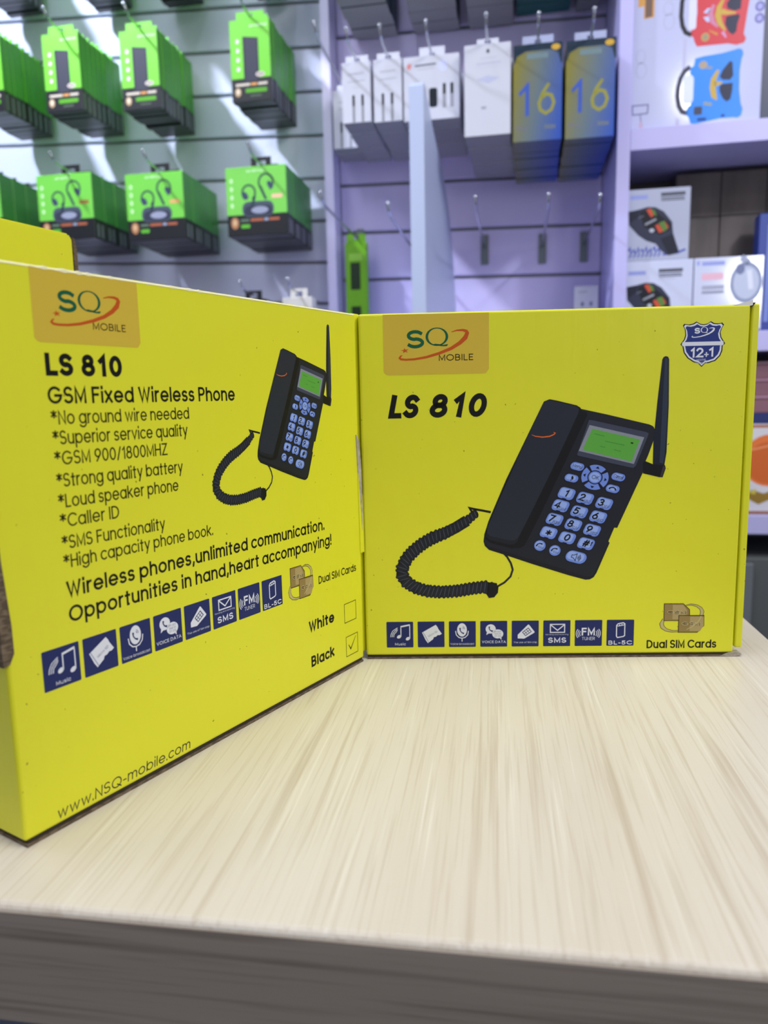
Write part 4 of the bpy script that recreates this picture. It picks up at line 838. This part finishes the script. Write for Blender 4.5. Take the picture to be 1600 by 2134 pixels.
S2 = 1.1562
WB = mat('white_watch_card', (208, 214, 238), .12, spec=.6, coat=1.); WB2 = mat('shaded_white_card', (176, 182, 204), .35)  # WB2: same white with shade put into its colour, for the upper box
def watch_box(u, n, z, w, h, label, m):
    r = W_at('watch_box', u, n, z, label, 'box', None); bm = bmesh.new(); box(bm, 0, w, 0, .11, 0, h, 0, .001, 1); build('carton', bm, m, r); return r
def watch_print(r, strong, script):
    a = Art(lambda x, y: ((x - 172) * .1545, 1.5 + (1140 - y) * .164)); B1 = (70, 84, 176) if strong else (90, 104, 190)
    a.rect(195, 482, 385, 522, (150, 160, 220)); a.rect(522, 470, 780, 505, (84, 86, 100)); a.rect(522, 516, 770, 530, (100, 104, 120)); a.rect(528, 538, 775, 552, (90, 94, 108)); a.rect(530, 566, 700, 576, (180, 184, 204)); a.up()
    a.lay = 1
    a.poly([(180, 640), (290, 624), (380, 603), (470, 610), (560, 660), (650, 768), (664, 880), (700, 980), (736, 1076), (700, 1092), (620, 1105), (545, 1058), (482, 980), (380, 944), (290, 884), (190, 778)], (50, 54, 74)); a.up()
    a.poly([(184, 645), (300, 632), (290, 700), (190, 760)], (30, 34, 52)); a.poly([(300, 650), (420, 612), (640, 785), (625, 850), (520, 890), (350, 800)], (24, 26, 36)); a.poly([(530, 930), (660, 890), (720, 1078), (620, 1095)], (28, 32, 46)); a.up()
    a.poly([(370, 632), (415, 618), (452, 690), (425, 712)], (206, 82, 58)); a.poly([(418, 620), (462, 642), (486, 694), (455, 692)], (84, 124, 56)); a.poly([(470, 795), (505, 780), (560, 858), (515, 872)], (206, 82, 58)); a.poly([(508, 770), (565, 752), (602, 838), (562, 860)], (92, 132, 58)); a.poly([(566, 752), (612, 812), (604, 838)], (206, 82, 58))
    a.stroke([(362, 780), (480, 730)], 22, (150, 154, 164)); a.ell(436, 842, 26, 20, (190, 194, 206)); a.stroke([(290, 710), (345, 690)], 10, (110, 114, 128))
    if script:
        a.lay = 0
        for i in range(8): a.stroke([(185 + i * 44, 1040 + (i % 3) * 14), (208 + i * 44, 1010 + (i % 2) * 20), (222 + i * 44, 1080), (200 + i * 44, 1110)], 15, B1)
        a.stroke([(560, 1092), (720, 1080), (800, 1050)], 22, B1)
    a.build('printed_marking', r)
r = watch_box(.1818, .205, S2, .1110, .1260, 'white watch box at the foot of the stack by the post', WB); watch_print(r, False, False)
r = watch_box(.1818, .2035, S2 + .1263, .1025, .1190, 'white watch box with blue script, on top of the stack by the post', WB2); watch_print(r, True, True)
r = watch_box(.2945, .205, S2, .1115, .1260, 'white watch box with silver watch beside the stacked watch boxes', WB)
a = Art(lambda x, z: (x * 1.03, z * 1.14)); a.rect(4, 100, 8, 106, (150, 160, 226)); a.rect(12, 99, 48, 105, (156, 166, 226)); a.rect(12, 78, 46, 88, (236, 188, 206)); a.rect(13, 64, 48, 70, (170, 174, 196)); a.rect(13, 58, 48, 62, (150, 154, 178))
a.ell(82, 72, 25, 30, (150, 160, 190)); a.up(); a.ell(82, 72, 20, 24, (196, 204, 226)); a.up(); a.ell(72, 92, 7, 8, (120, 130, 166)); a.stroke([(86, 90), (90, 62)], 8, (226, 230, 244)); a.lay = 0; a.stroke([(76, 100), (82, 108)], 16, (166, 174, 200)); a.rect(0.5, 0.5, 107, 4, (60, 80, 170)); a.build('printed_marking', r)
# stacked brown parcels behind
k = 0
for u in (.2815, .3605, .4395, .5185):
    for j in range(2):
        r = W_at('brown_parcel', u, .088, S2 + j * .2182, 'brown cardboard parcel, %s of the pair %s from the watch stack' % (('lower', 'upper')[j], ORD[k // 2]), 'parcel', 'brown parcels at the back of the shelf'); k += 1
        bm = bmesh.new(); box(bm, .0, .0782, 0, .078, 0, (.218, .078)[j], 0, .002, 2); build('carton', bm, noisy('brown_parcel_card', (88, 81, 76), (102, 94, 88), 30, .6, stretch=(1, 1, .2)), r)
r = W_at('blue_box', .4110, .15, S2, 'blue box beside the brown parcels', 'box')
bm = bmesh.new(); box(bm, .0, .05, 0, .03, 0, .205, 0, .001, 1); build('carton', bm, mat('deep_blue_card', (44, 66, 150), .35), r); bm = bmesh.new(); box(bm, .014, .022, -.0008, -.0001, .02, .186); build('stripe', bm, mat('pale_blue_strip', (120, 140, 206), .35), r)
S3 = .8372
r = W_at('bowl_box', .340, .20, S3, 'white box printed with an orange bowl on the lower shelf', 'box')
bm = bmesh.new(); box(bm, 0, .22, 0, .17, 0, .160, 0, .001, 1); build('carton', bm, mat('white_print_card', (214, 212, 216), .35), r)
a = Art(); a = Art(lambda x, z: (x - 25, z * 1.09)); a.rect(25.4, .4, 244, 5, (150, 98, 70)); a.rect(25.4, 141, 244, 145.4, (170, 100, 66)); a.ell(118, 88, 44, 42, (226, 120, 62)); a.up(); a.ell(118, 84, 38, 34, (206, 102, 46)); a.up(); a.stroke([(82, 104), (118, 112), (154, 104)], 3, (236, 150, 100)); a.lay = 0
a.poly([(80, 32), (92, 40), (112, 34), (132, 42), (128, 26), (104, 16), (92, 22)], (150, 120, 50)); a.up(); a.poly([(86, 36), (100, 42), (98, 32)], (206, 190, 80)); a.build('printed_marking', r)
r = W_at('flat_navy_box', .342, .198, S3 + .1604, 'flat navy box lying on the bowl box', 'box')
bm = bmesh.new(); box(bm, 0, .21, 0, .16, 0, .0185, 0, .001, 1); build('carton', bm, mat('navy_card', (32, 46, 104), .4), r)
for k in range(3):
    r = W_at('mauve_box', .344, .194, S3 + .1791 + k * .0297, 'flat mauve box, %s of the three stacked on the navy box' % ('lowest', 'middle', 'topmost')[k], 'box', 'flat mauve boxes on the lower shelf')
    bm = bmesh.new(); box(bm, 0, .205, 0, .15, 0, .0245, 0, .001, 1); build('base', bm, mat('mauve_card', (136, 92, 104), .4), r)
    bm = bmesh.new(); box(bm, -.0015, .2065, -.0015, .1515, .0246, .0294, 0, .001, 1); build('lid', bm, mat('pale_mauve_card', (170, 128, 146), .35), r)
bpy.context.view_layer.update()
